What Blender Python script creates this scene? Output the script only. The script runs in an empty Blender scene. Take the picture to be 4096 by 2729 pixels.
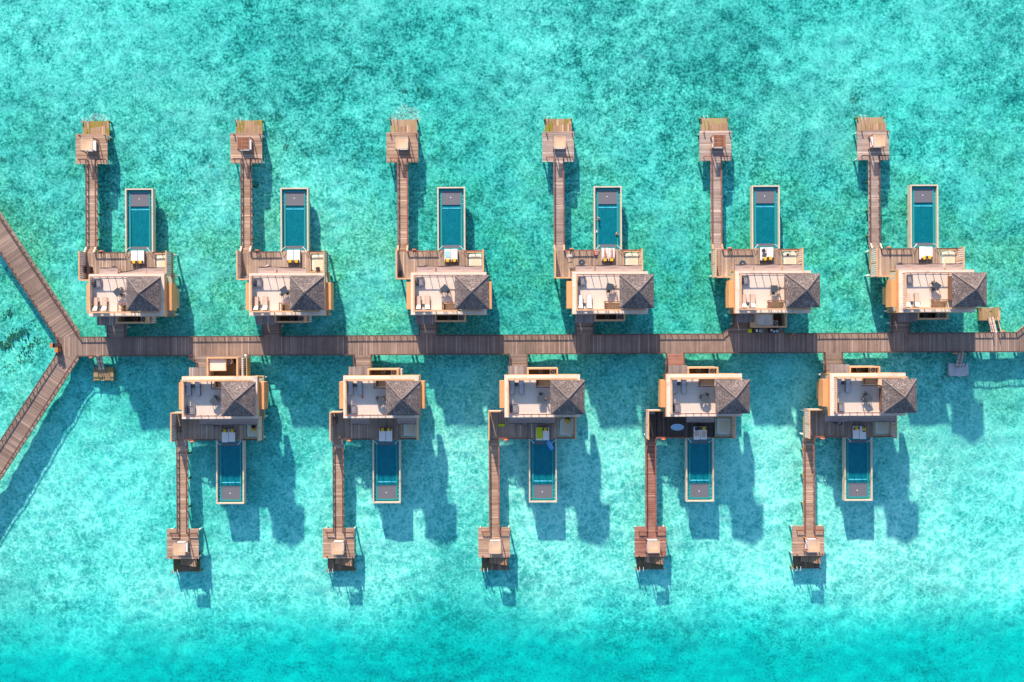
import bpy, bmesh, math, random
from mathutils import Vector, Matrix
R = math.radians
rnd = random.Random(7)
# ------------------------------------------------------------------ camera, world, sun, exposure
scn = bpy.context.scene
COL = scn.collection
HC = 126.5                                   # drone height above the water, metres
camd = bpy.data.cameras.new('camera'); cam = bpy.data.objects.new('camera', camd); COL.objects.link(cam)
camd.lens = 28.0; camd.sensor_width = 36.0; camd.clip_end = 20000.0; camd.clip_start = 1.0
cam.location = (0, 0, HC); cam.rotation_euler = (0, 0, R(-0.28))
scn.camera = cam
SUN_EL, SUN_AZ = R(23.2), R(-13.1)           # azimuth clockwise from +Y (upper edge of the picture)
world = bpy.data.worlds.new('World'); scn.world = world; world.use_nodes = True
wn = world.node_tree.nodes; wl = world.node_tree.links
sky = wn.new('ShaderNodeTexSky'); sky.sky_type = 'NISHITA'; sky.sun_disc = False
sky.sun_elevation = SUN_EL; sky.sun_rotation = SUN_AZ; sky.air_density = 1.0; sky.dust_density = 0.6; sky.ozone_density = 2.5
bg = wn['Background']; bg.inputs['Strength'].default_value = 0.142
wl.new(sky.outputs[0], bg.inputs['Color'])
sund = bpy.data.lights.new('sun', 'SUN'); sun = bpy.data.objects.new('sun', sund); COL.objects.link(sun)
sund.energy = 5.0; sund.angle = R(1.2); sund.color = (1.0, 0.84, 0.67)
sv = Vector((math.sin(SUN_AZ) * math.cos(SUN_EL), math.cos(SUN_AZ) * math.cos(SUN_EL), math.sin(SUN_EL)))
sun.rotation_euler = sv.to_track_quat('Z', 'Y').to_euler(); sun.location = sv * 200
vs = scn.view_settings
vs.view_transform = 'Standard'; vs.look = 'None'; vs.exposure = 1.08; vs.gamma = 1.0; vs.use_curve_mapping = False
scn.cycles.max_bounces = 6; scn.cycles.transparent_max_bounces = 12; scn.cycles.diffuse_bounces = 3
scn.cycles.caustics_reflective = False; scn.cycles.caustics_refractive = False

# ------------------------------------------------------------------ materials
ALB = 0.80
def A(c): return tuple(v * ALB for v in c)
class NT:
    def __init__(s, name):
        s.m = bpy.data.materials.new(name); s.m.use_nodes = True
        s.n = s.m.node_tree.nodes; s.l = s.m.node_tree.links
        s.bsdf = s.n['Principled BSDF']; s.out = s.n['Material Output']
    def new(s, t, **kw):
        x = s.n.new(t)
        for k, v in kw.items():
            setattr(x, k, v)
        return x
    def link(s, a, b): s.l.new(a, b)
    def val(s, sock, v):
        if isinstance(v, bpy.types.NodeSocket): s.l.new(v, sock)
        else: sock.default_value = v
    def math(s, op, a, b=0.0, c=0.0, clamp=False):
        x = s.new('ShaderNodeMath', operation=op, use_clamp=clamp)
        s.val(x.inputs[0], a); s.val(x.inputs[1], b); s.val(x.inputs[2], c)
        return x.outputs[0]
    def ramp(s, fac, stops):
        x = s.new('ShaderNodeValToRGB'); s.link(fac, x.inputs[0]); cr = x.color_ramp
        while len(cr.elements) < len(stops): cr.elements.new(0.5)
        for e, (p, c) in zip(cr.elements, stops):
            e.position = p; e.color = (c[0], c[1], c[2], 1) if not isinstance(c, float) else (c, c, c, 1)
        return x.outputs[0]
    def mix(s, fac, a, b, mode='MIX'):
        x = s.new('ShaderNodeMix', data_type='RGBA', blend_type=mode)
        s.val(x.inputs[0], fac)
        s.val(x.inputs[6], a if isinstance(a, bpy.types.NodeSocket) else (*a, 1))
        s.val(x.inputs[7], b if isinstance(b, bpy.types.NodeSocket) else (*b, 1))
        return x.outputs[2]
    def noise(s, vec, scale, detail=3, rough=0.55, dim='3D', w=None, distort=0.0):
        x = s.new('ShaderNodeTexNoise', noise_dimensions=dim)
        s.link(vec, x.inputs['Vector']); x.inputs['Scale'].default_value = scale
        x.inputs['Detail'].default_value = detail; x.inputs['Roughness'].default_value = rough
        x.inputs['Distortion'].default_value = distort
        if w is not None and dim == '4D': s.link(w, x.inputs['W'])
        return x.outputs['Fac']
    def map(s, vec, scale=(1, 1, 1), rot=(0, 0, 0), loc=(0, 0, 0)):
        x = s.new('ShaderNodeMapping'); s.link(vec, x.inputs[0])
        x.inputs['Location'].default_value = loc; x.inputs['Rotation'].default_value = rot; x.inputs['Scale'].default_value = scale
        return x.outputs[0]
    def schlick(s):
        """water's reflectance, the same from above and below (a plain Fresnel node reflects totally from below)"""
        g = s.new('ShaderNodeNewGeometry'); d = s.new('ShaderNodeVectorMath', operation='DOT_PRODUCT')
        s.link(g.outputs['Incoming'], d.inputs[0]); s.link(g.outputs['True Normal'], d.inputs[1])
        c = s.math('SUBTRACT', 1.0, s.math('ABSOLUTE', d.outputs['Value']), clamp=True)
        return s.math('MULTIPLY_ADD', s.math('POWER', c, 5.0), 0.95, 0.02)
    def bump(s, h, strength=0.3, dist=0.02):
        x = s.new('ShaderNodeBump'); x.inputs['Strength'].default_value = strength; x.inputs['Distance'].default_value = dist
        s.link(h, x.inputs['Height']); s.link(x.outputs[0], s.bsdf.inputs['Normal'])

def plain(name, col, rough=0.6, var=0.12, scale=2.5, metal=0.0, spec=None, dirt=None):
    col = A(col); dirt = (A(dirt[0]), dirt[1]) if dirt else None
    t = NT(name); tc = t.new('ShaderNodeTexCoord'); oi = t.new('ShaderNodeObjectInfo')
    w = t.math('MULTIPLY', oi.outputs['Random'], 50.0)
    f = t.noise(tc.outputs['Object'], scale, 4, 0.6, '4D', w)
    c = t.mix(t.math('MULTIPLY', f, 1.0), tuple(v * (1 - var) for v in col), tuple(min(1, v * (1 + var)) for v in col))
    if dirt:
        g = t.noise(tc.outputs['Object'], dirt[1], 5, 0.65, '4D', w)
        c = t.mix(t.ramp(g, [(0.52, (0, 0, 0)), (0.68, (1, 1, 1))]), c, dirt[0])
    t.link(c, t.bsdf.inputs['Base Color']); t.bsdf.inputs['Roughness'].default_value = rough; t.bsdf.inputs['Metallic'].default_value = metal
    if spec is not None: t.bsdf.inputs['Specular IOR Level'].default_value = spec
    return t.m

def wood(name, dark, light, axis, board=0.145, stain=0.5, green=None, bandk=0.7):
    """weathered boards: axis is the direction across the boards"""
    dark, light = A(dark), A(light); green = A(green) if green else None
    t = NT(name); tc = t.new('ShaderNodeTexCoord'); oi = t.new('ShaderNodeObjectInfo')
    sp = t.new('ShaderNodeSeparateXYZ'); t.link(tc.outputs['Object'], sp.inputs[0])
    a = sp.outputs[0 if axis == 'x' else 1]
    off = t.math('MULTIPLY', oi.outputs['Random'], 91.7)
    q = t.math('DIVIDE', a, board)
    bid = t.math('ADD', t.math('FLOOR', q), off)
    wnz = t.new('ShaderNodeTexWhiteNoise', noise_dimensions='1D'); t.link(bid, wnz.inputs['W'])
    sc = (9, 0.7, 1) if axis == 'x' else (0.7, 9, 1)
    grain = t.noise(t.map(tc.outputs['Object'], sc), 1.0, 4, 0.65, '4D', off)
    band = t.noise(t.map(tc.outputs['Object'], (3.2, .05, 1) if axis == 'x' else (.05, 3.2, 1)), 1.0, 3, 0.6, '4D', off)
    big = t.noise(tc.outputs['Object'], 0.35, 4, 0.6, '4D', off)
    f = t.math('ADD', t.math('MULTIPLY', wnz.outputs['Value'], 0.34), t.math('MULTIPLY', grain, 0.53))
    f = t.math('ADD', f, t.math('MULTIPLY', t.math('SUBTRACT', band, 0.5), bandk))
    f = t.math('ADD', f, t.math('MULTIPLY', t.math('SUBTRACT', big, 0.5), stain))
    c = t.ramp(f, [(0.12, dark), (0.78, light)])
    new = t.math('GREATER_THAN', wnz.outputs['Value'], 0.94)
    c = t.mix(t.math('MULTIPLY', new, 0.5), c, tuple(min(1, v * 1.45) for v in light))
    worn = t.noise(tc.outputs['Object'], 0.16, 5, 0.7, '4D', off)
    c = t.mix(t.ramp(worn, [(0.36, 0.42), (0.52, 0.0)]), c, tuple(v * .75 for v in dark))
    gap = t.math('LESS_THAN', t.math('FRACT', q), 0.07)
    c = t.mix(t.math('MULTIPLY', gap, 0.55), c, tuple(v * .15 for v in dark))
    if green:
        g = t.noise(tc.outputs['Object'], 0.8, 4, 0.6, '4D', off)
        c = t.mix(t.ramp(g, [(0.45, (0, 0, 0)), (0.58, (1, 1, 1))]), c, green)
    t.link(c, t.bsdf.inputs['Base Color']); t.bsdf.inputs['Roughness'].default_value = 0.85
    t.bsdf.inputs['Specular IOR Level'].default_value = 0.2
    t.bump(t.math('SUBTRACT', grain, t.math('MULTIPLY', gap, 0.8)), 0.35, 0.01)
    return t.m

def tiles(name, col, grout, size=0.32):
    col, grout = A(col), A(grout)
    t = NT(name); tc = t.new('ShaderNodeTexCoord'); oi = t.new('ShaderNodeObjectInfo')
    b = t.new('ShaderNodeTexBrick'); b.offset = 0.0; t.link(tc.outputs['Object'], b.inputs[0])
    b.inputs['Scale'].default_value = 1.0; b.inputs['Brick Width'].default_value = size; b.inputs['Row Height'].default_value = size
    b.inputs['Mortar Size'].default_value = 0.012; b.inputs['Mortar Smooth'].default_value = 0.1
    b.inputs['Color1'].default_value = (*[v * .93 for v in col], 1); b.inputs['Color2'].default_value = (*col, 1); b.inputs['Mortar'].default_value = (*grout, 1)
    f = t.noise(tc.outputs['Object'], 0.9, 4, 0.6, '4D', t.math('MULTIPLY', oi.outputs['Random'], 30))
    c = t.mix(t.ramp(f, [(0.35, (0, 0, 0)), (0.75, (.35, .35, .35))]), b.outputs['Color'], tuple(v * .75 for v in col))
    t.link(c, t.bsdf.inputs['Base Color']); t.bsdf.inputs['Roughness'].default_value = 0.65
    return t.m

def shingle(name, axis):
    """cut wood shingles laid in courses; rows run along `axis`"""
    t = NT(name); tc = t.new('ShaderNodeTexCoord'); oi = t.new('ShaderNodeObjectInfo')
    rot = (0, 0, 0) if axis == 'x' else (0, 0, R(90))
    v = t.map(tc.outputs['Object'], (1, 1, 1), rot)
    b = t.new('ShaderNodeTexBrick'); t.link(v, b.inputs[0]); b.offset = 0.5
    b.inputs['Scale'].default_value = 1.0; b.inputs['Brick Width'].default_value = 0.17; b.inputs['Row Height'].default_value = 0.155
    b.inputs['Mortar Size'].default_value = 0.012; b.inputs['Color1'].default_value = (0, 0, 0, 1); b.inputs['Color2'].default_value = (1, 1, 1, 1)
    b.inputs['Mortar'].default_value = (0, 0, 0, 1)
    w = t.math('MULTIPLY', oi.outputs['Random'], 40)
    f1 = t.noise(tc.outputs['Object'], 5.5, 2, 0.7, '4D', w); f2 = t.noise(tc.outputs['Object'], 0.7, 4, 0.6, '4D', w)
    sep = t.new('ShaderNodeSeparateColor'); t.link(b.outputs['Color'], sep.inputs[0])
    f = t.math('ADD', t.math('MULTIPLY', sep.outputs[0], 0.45), t.math('MULTIPLY', f1, 0.75))
    f = t.math('ADD', f, t.math('MULTIPLY', t.math('SUBTRACT', f2, 0.5), 0.5))
    c = t.ramp(f, [(0.15, (.032, .025, .026)), (0.48, (.088, .070, .070)), (0.76, (.165, .130, .126)), (0.95, (.36, .30, .28))])
    patch = t.noise(tc.outputs['Object'], 0.55, 5, 0.7, '4D', t.math('ADD', w, 7.3))
    c = t.mix(t.ramp(patch, [(0.46, 0.0), (0.66, 0.45)]), c, t.mix(1.0, c, (1.35, 1.30, 1.25), 'MULTIPLY'))
    c = t.mix(t.math('MULTIPLY', oi.outputs['Random'], 0.5), c, t.mix(1.0, c, (1.35, 1.3, 1.25), 'MULTIPLY'))
    t.link(c, t.bsdf.inputs['Base Color']); t.bsdf.inputs['Roughness'].default_value = 0.9
    t.bump(f, 0.6, 0.03)
    return t.m

def sheer(name, col, through=0.25, weave=40.0):
    """woven mesh cloth: part of the light passes between the threads"""
    col = A(col); t = NT(name); tc = t.new('ShaderNodeTexCoord')
    f = t.noise(tc.outputs['Object'], 3.0, 4, 0.6)
    c = t.mix(f, tuple(v * .88 for v in col), tuple(min(1, v * 1.08) for v in col))
    tr = t.new('ShaderNodeBsdfTransparent'); mx = t.new('ShaderNodeMixShader'); mx.inputs[0].default_value = 1 - through
    t.link(c, t.bsdf.inputs['Base Color']); t.bsdf.inputs['Roughness'].default_value = 0.9
    t.link(tr.outputs[0], mx.inputs[1]); t.link(t.bsdf.outputs[0], mx.inputs[2]); t.link(mx.outputs[0], t.out.inputs[0])
    return t.m

M = {}
M['board'] = wood('boardwalk_boards', (.17, .118, .094), (.44, .31, .25), 'x', .145, .45, None, .5)
M['board_y'] = wood('bridge_boards', (.16, .115, .09), (.44, .325, .265), 'y')
M['deck'] = wood('deck_boards', (.23, .15, .11), (.62, .455, .345), 'x', 0.14)
M['deck_wet'] = wood('wet_deck_boards', (.03, .022, .02), (.17, .12, .10), 'x', 0.14)
M['jetty'] = wood('jetty_boards', (.25, .14, .09), (.70, .48, .35), 'y')
M['jetty_grey'] = wood('grey_jetty_boards', (.25, .175, .145), (.68, .53, .45), 'y')
M['jetty_red'] = wood('oiled_jetty_boards', (.21, .065, .042), (.54, .30, .23), 'y')
M['stair'] = plain('olive_brown_stair_tread', (.24, .155, .065), 0.7, 0.2, 3)
M['tread'] = wood('tread_boards', (.30, .17, .09), (.60, .40, .27), 'x', 0.3)
M['landing'] = wood('landing_boards', (.30, .17, .07), (.58, .40, .25), 'x', 0.4, 0.5, (.30, .23, .035))
M['landing_dry'] = wood('dry_landing_boards', (.35, .20, .11), (.58, .42, .30), 'x', 0.4, 0.5, (.42, .33, .14))
M['landing_grey'] = wood('dark_landing_boards', (.10, .065, .05), (.30, .19, .13), 'x', 0.4, 0.5, (.13, .12, .045))
M['rail_red'] = plain('red_brown_rail_wood', (.26, .085, .055), 0.6, 0.25, 3, dirt=((.42, .20, .13), 1.3))
M['rail_brown'] = plain('dark_brown_rail_wood', (.115, .055, .045), 0.7, 0.25, 2, dirt=((.17, .085, .07), 0.9))
M['rail_orange'] = plain('orange_rail_wood', (.46, .19, .085), 0.6, 0.2, 2)
M['trim'] = plain('honey_timber_trim', (.76, .42, .21), 0.55, 0.14, 2, dirt=((.58, .29, .14), 1.1))
M['fascia'] = plain('orange_painted_fascia', (.80, .37, .15), 0.7, 0.06, 1.2, dirt=((.66, .30, .12), 0.7))
M['olive'] = plain('mustard_edge_beam', (.46, .34, .16), 0.7, 0.1, 2)
M['ledge'] = plain('white_painted_ledge', (.82, .68, .56), 0.6, 0.06, 1.5, dirt=((.60, .48, .40), 0.9))
M['wall'] = plain('cream_plaster_wall', (.72, .55, .38), 0.8, 0.06, 1.5)
M['room'] = plain('brown_room_wall', (.22, .11, .07), 0.7, 0.15, 2)
M['glassy'] = plain('pale_glass_floor', (.42, .47, .42), 0.25, 0.15, 1.0)
M['slab'] = plain('beige_cover_slab', (.60, .50, .38), 0.8, 0.08, 1.0)
M['slat'] = plain('white_slats', (.82, .74, .70), 0.6, 0.06, 4)
M['floor'] = tiles('terrace_tiles', (.84, .68, .56), (.60, .46, .40), 0.33)
M['yardfloor'] = plain('dark_yard_floor', (.26, .18, .12), 0.9, 0.3, 3)
M['sh_x'] = shingle('shingles_along_x', 'x'); M['sh_y'] = shingle('shingles_along_y', 'y')
M['ridge'] = plain('ridge_cap_wood', (.22, .17, .16), 0.9, 0.25, 3)
M['porch'] = wood('porch_roof_shingles', (.17, .14, .13), (.42, .36, .34), 'x', 0.2)
M['awn'] = sheer('grey_mesh_awning', (.44, .335, .315), 0.16)
M['canopy'] = sheer('tan_canopy_cloth', (.74, .46, .27), 0.12)
M['canopy_wood'] = wood('canopy_boards', (.22, .075, .04), (.42, .18, .10), 'x', 0.16)
M['white'] = plain('white_cloth', (.86, .78, .75), 0.9, 0.04, 2)
M['net'] = plain('white_net_cloth', (.80, .74, .62), 0.95, 0.1, 9)
M['net_in'] = plain('inner_net_cloth', (.74, .64, .46), 0.95, 0.1, 9)
M['tan'] = plain('tan_sling_cloth', (.70, .47, .36), 0.9, 0.06, 3)
M['cream'] = plain('cream_cushion', (.85, .77, .70), 0.9, 0.05, 3)
M['grey_pad'] = plain('grey_sling_cloth', (.56, .48, .47), 0.9, 0.06, 3)
M['dark'] = plain('charcoal_metal', (.03, .03, .04), 0.5, 0.2, 3)
M['darktop'] = plain('slate_table_top', (.06, .075, .095), 0.45, 0.2, 4)
M['seat'] = plain('grey_chair_sling', (.26, .20, .19), 0.9, 0.1, 4)
M['postwood'] = plain('weathered_post_wood', (.20, .14, .12), 0.85, 0.25, 3)
M['postlight'] = plain('pale_post_wood', (.48, .38, .33), 0.8, 0.2, 3)
M['yellow'] = plain('yellow_cushion', (.85, .48, .02), 0.9, 0.08, 4)
M['lemon'] = plain('lemon_towel', (.62, .66, .01), 0.95, 0.1, 5)
M['black'] = plain('dark_brown_band', (.05, .022, .02), 0.9, 0.1, 4)
M['stilt'] = plain('white_concrete_pile', (.80, .80, .78), 0.7, 0.08, 1, dirt=((.35, .33, .15), 0.8))
M['pile_wood'] = plain('algae_stained_pile', (.34, .20, .08), 0.85, 0.3, 2, dirt=((.14, .12, .03), 1.2))
M['rim'] = plain('cream_pool_rim', (.70, .57, .42), 0.6, 0.08, 1.5, dirt=((.56, .44, .30), 0.8))
M['teal'] = tiles('teal_pool_tiles', (.005, .33, .34), (.004, .24, .26), 0.12)
M['shelf'] = tiles('grey_pool_shelf_tiles', (.175, .17, .195), (.12, .12, .14), 0.14)
M['stepline'] = plain('white_step_edge', (.95, 1.0, 1.0), 0.5, 0.03, 2)
M['metal'] = plain('white_metal_handrail', (.80, .80, .82), 0.3, 0.03, 2, 0.0)
M['ac'] = plain('white_painted_casing', (.72, .66, .56), 0.6, 0.05, 2)
M['ring'] = plain('orange_life_ring', (.85, .18, .03), 0.6, 0.06, 3)
M['ringw'] = plain('white_ring_band', (.85, .80, .76), 0.6, 0.04, 3)
M['concrete'] = plain('pale_pontoon_concrete', (.50, .50, .52), 0.9, 0.15, 1.5, dirt=((.32, .28, .26), 1.6))
M['pontoon'] = wood('stained_pontoon_boards', (.26, .16, .08), (.54, .37, .22), 'x', 0.5, 0.9, (.34, .25, .09))
M['skin'] = plain('tanned_skin', (.50, .22, .13), 0.6, 0.06, 4)
M['skin2'] = plain('light_skin', (.66, .38, .27), 0.6, 0.06, 4)
M['hair'] = plain('dark_hair', (.05, .028, .02), 0.7, 0.2, 12)
M['blue'] = plain('sky_blue_vinyl', (.02, .33, .80), 0.3, 0.05, 2)
M['blue2'] = plain('pale_blue_cloth', (.35, .68, .80), 0.9, 0.1, 5)
M['pink'] = plain('pink_cloth', (.78, .28, .25), 0.9, 0.08, 5)
M['pinkf'] = plain('pale_pink_vinyl', (.80, .50, .50), 0.4, 0.05, 2)
M['grit'] = plain('pebble_ring_stones', (.20, .19, .18), 0.9, 0.6, 14)
M['tray'] = plain('grey_stone_tray', (.26, .24, .27), 0.9, 0.12, 4)
M['binwood'] = plain('varnished_orange_wood', (.50, .19, .06), 0.5, 0.12, 3)
M['board_white'] = plain('pale_blue_board_shell', (.42, .62, .80), 0.3, 0.05, 1.5)
M['red'] = plain('red_plastic', (.60, .05, .02), 0.5, 0.08, 3)

def make_foam():
    t = NT('white_sea_foam'); tc = t.new('ShaderNodeTexCoord')
    f = t.noise(tc.outputs['Object'], 4.5, 5, 0.75, distort=0.6)
    tr = t.new('ShaderNodeBsdfTransparent'); mx = t.new('ShaderNodeMixShader')
    t.link(t.ramp(f, [(0.47, 0.0), (0.72, 0.55)]), mx.inputs[0])
    t.bsdf.inputs['Base Color'].default_value = (.88, .90, .88, 1); t.bsdf.inputs['Roughness'].default_value = 0.9
    t.link(tr.outputs[0], mx.inputs[1]); t.link(t.bsdf.outputs[0], mx.inputs[2]); t.link(mx.outputs[0], t.out.inputs[0])
    return t.m
M['foam'] = make_foam()

def make_pool_water():
    t = NT('pool_water_surface'); tc = t.new('ShaderNodeTexCoord')
    f = t.noise(tc.outputs['Object'], 3.2, 4, 0.7, distort=1.6)
    tr = t.new('ShaderNodeBsdfTransparent'); gl = t.new('ShaderNodeBsdfGlossy'); mx = t.new('ShaderNodeMixShader')
    c = t.mix(t.ramp(f, [(0.38, 0.0), (0.60, 1.0)]), (.16, .64, .73), (.44, .90, .97))  # ripple light pattern painted into the pool water's tint
    t.link(c, tr.inputs[0]); gl.inputs['Roughness'].default_value = 0.08
    b = t.new('ShaderNodeBump'); b.inputs['Strength'].default_value = 0.35; b.inputs['Distance'].default_value = 0.03
    t.link(f, b.inputs['Height']); t.link(b.outputs[0], gl.inputs['Normal'])
    t.link(t.schlick(), mx.inputs[0]); t.link(tr.outputs[0], mx.inputs[1]); t.link(gl.outputs[0], mx.inputs[2]); t.link(mx.outputs[0], t.out.inputs[0])
    return t.m
M['poolwater'] = make_pool_water()

def make_sea():
    """clear sea surface: dyes what passes through it; the caustic light pattern is painted into that dye"""
    t = NT('sea_water_surface'); tc = t.new('ShaderNodeTexCoord'); P = tc.outputs['Object']
    sp = t.new('ShaderNodeSeparateXYZ'); t.link(P, sp.inputs[0])
    big = t.noise(P, 0.022, 4, 0.6)
    # deeper water beyond the drop-off south of the lower jetties
    edge = t.math('ADD', sp.outputs[1], t.math('MULTIPLY', t.math('SUBTRACT', t.noise(P, 0.05, 6, 0.75), 0.5), 16.0))
    edge = t.math('ADD', edge, t.math('MULTIPLY', sp.outputs[0], -0.012))
    deep = t.ramp(t.math('DIVIDE', t.math('SUBTRACT', -38.5, edge), 11.0, clamp=True), [(0.0, (0, 0, 0)), (1.0, (1, 1, 1))])
    tint = t.mix(t.ramp(big, [(0.32, (0, 0, 0)), (0.68, (1, 1, 1))]), (.43, .950, .936), (.68, .992, .966))
    tint = t.mix(deep, tint, (.05, .90, .905))
    # caustic net and glint speckle, both painted into the water tint
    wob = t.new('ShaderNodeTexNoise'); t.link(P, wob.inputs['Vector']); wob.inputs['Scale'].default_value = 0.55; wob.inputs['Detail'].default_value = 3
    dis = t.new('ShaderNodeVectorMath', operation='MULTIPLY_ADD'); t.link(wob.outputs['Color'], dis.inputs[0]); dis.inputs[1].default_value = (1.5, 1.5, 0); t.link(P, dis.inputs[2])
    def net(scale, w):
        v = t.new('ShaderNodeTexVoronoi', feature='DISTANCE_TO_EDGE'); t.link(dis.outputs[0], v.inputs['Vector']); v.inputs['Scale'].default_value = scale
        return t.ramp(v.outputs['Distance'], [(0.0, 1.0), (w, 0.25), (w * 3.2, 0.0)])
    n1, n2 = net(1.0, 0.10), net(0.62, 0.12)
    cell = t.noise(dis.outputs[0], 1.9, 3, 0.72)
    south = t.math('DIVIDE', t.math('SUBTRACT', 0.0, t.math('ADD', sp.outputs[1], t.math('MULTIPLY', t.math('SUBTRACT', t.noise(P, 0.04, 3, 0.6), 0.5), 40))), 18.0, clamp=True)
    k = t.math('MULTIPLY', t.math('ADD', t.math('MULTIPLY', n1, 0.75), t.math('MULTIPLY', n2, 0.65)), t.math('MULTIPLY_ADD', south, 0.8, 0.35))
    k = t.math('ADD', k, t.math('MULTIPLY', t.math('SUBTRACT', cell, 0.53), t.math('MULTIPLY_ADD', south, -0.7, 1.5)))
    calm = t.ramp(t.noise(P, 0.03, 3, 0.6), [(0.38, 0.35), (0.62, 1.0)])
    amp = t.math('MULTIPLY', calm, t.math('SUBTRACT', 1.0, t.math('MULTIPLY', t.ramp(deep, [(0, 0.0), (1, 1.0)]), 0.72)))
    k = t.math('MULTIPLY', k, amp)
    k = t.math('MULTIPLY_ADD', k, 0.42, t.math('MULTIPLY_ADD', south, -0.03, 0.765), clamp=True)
    # red follows the painted net more steeply, whitening its bright lines
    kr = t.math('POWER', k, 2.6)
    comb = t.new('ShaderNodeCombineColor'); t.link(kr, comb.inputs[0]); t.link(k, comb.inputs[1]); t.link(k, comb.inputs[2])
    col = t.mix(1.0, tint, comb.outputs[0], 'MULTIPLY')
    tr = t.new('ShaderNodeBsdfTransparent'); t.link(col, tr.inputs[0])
    gl = t.new('ShaderNodeBsdfGlossy'); gl.inputs['Roughness'].default_value = 0.12
    b = t.new('ShaderNodeBump'); b.inputs['Strength'].default_value = 0.5; b.inputs['Distance'].default_value = 0.06
    t.link(t.noise(P, 2.4, 4, 0.6), b.inputs['Height']); t.link(b.outputs[0], gl.inputs['Normal'])
    mx = t.new('ShaderNodeMixShader'); t.link(t.schlick(), mx.inputs[0]); t.link(tr.outputs[0], mx.inputs[1]); t.link(gl.outputs[0], mx.inputs[2])
    t.link(mx.outputs[0], t.out.inputs[0])
    return t.m
M['sea'] = make_sea()

def make_bed():
    """pale coral sand with weed, rubble and dark coral spots"""
    t = NT('coral_sand_bed'); tc = t.new('ShaderNodeTexCoord'); P = tc.outputs['Object']
    sp = t.new('ShaderNodeSeparateXYZ'); t.link(P, sp.inputs[0])
    fine = t.noise(P, 2.5, 3, 0.78); mid = t.noise(P, 0.42, 4, 0.65); big = t.noise(P, 0.035, 4, 0.6)
    # rubble covers the ground north of the lower villas, clean sand south of them
    calmz = t.ramp(t.noise(P, 0.045, 4, 0.62, distort=0.4), [(0.42, 0.0), (0.64, 0.30)])
    north = t.math('DIVIDE', t.math('ADD', t.math('ADD', sp.outputs[1], 18.0), t.math('MULTIPLY', t.math('SUBTRACT', t.noise(P, 0.05, 4, 0.6), 0.5), 50)), 30.0, clamp=True)
    f = t.math('ADD', t.math('MULTIPLY', fine, 0.62), t.math('MULTIPLY', mid, 0.38))
    f = t.math('ADD', f, t.math('MULTIPLY', t.math('SUBTRACT', big, 0.5), 0.30))
    f = t.math('ADD', t.math('MULTIPLY', t.math('SUBTRACT', f, 0.53), t.math('SUBTRACT', 1.0, calmz)), 0.53)
    sandy = t.ramp(f, [(0.40, (.22, .46, .42)), (0.48, (.55, .74, .68)), (0.57, (.92, .90, .80))])
    rubble = t.ramp(f, [(0.39, (.035, .20, .18)), (0.455, (.20, .46, .42)), (0.52, (.56, .77, .70)), (0.575, (.90, .93, .84)), (0.62, (1.0, 1.0, .94))])  # rubble tones; the palest specks paint water sparkle into the bed
    c = t.mix(north, sandy, rubble)
    c = t.mix(t.math('MULTIPLY', t.ramp(t.noise(P, 0.018, 3, 0.6), [(0.40, 1.0), (0.60, 0.3)]), t.math('MULTIPLY', north, 0.10)), c, t.mix(1.0, c, (.72, .78, .76), 'MULTIPLY'))
    # green-brown weed patches in the lee of the villas
    g = t.noise(P, 0.11, 5, 0.65)
    band = t.math('SUBTRACT', 1.0, t.math('DIVIDE', t.math('ABSOLUTE', t.math('SUBTRACT', sp.outputs[1], 10.0)), 34.0), clamp=True)
    gm = t.math('MULTIPLY', t.ramp(g, [(0.42, (0, 0, 0)), (0.62, (1, 1, 1))]), t.math('MULTIPLY', band, 0.85))
    c = t.mix(gm, c, t.ramp(fine, [(0.38, (.13, .26, .15)), (0.5, (.42, .55, .33)), (0.60, (.92, .90, .62))]))
    # scattered dark coral heads
    v = t.new('ShaderNodeTexVoronoi', feature='F1'); t.link(P, v.inputs['Vector']); v.inputs['Scale'].default_value = 0.42
    sepc = t.new('ShaderNodeSeparateColor'); t.link(v.outputs['Color'], sepc.inputs[0])
    sel = t.math('GREATER_THAN', sepc.outputs[0], 0.86)
    spot = t.ramp(t.math('ADD', v.outputs['Distance'], t.math('MULTIPLY', t.math('SUBTRACT', fine, 0.5), 0.5)), [(0.16, 1.0), (0.30, 0.0)])
    zone = t.ramp(t.noise(P, 0.06, 3, 0.6), [(0.48, 0.0), (0.58, 0.6)])
    c = t.mix(t.math('MULTIPLY', t.math('MULTIPLY', sel, spot), t.math('MULTIPLY', zone, north)), c, (.06, .09, .06))
    t.link(c, t.bsdf.inputs['Base Color']); t.bsdf.inputs['Roughness'].default_value = 1.0; t.bsdf.inputs['Specular IOR Level'].default_value = 0.0
    t.bump(f, 0.5, 0.15)
    return t.m
M['bed'] = make_bed()

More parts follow.
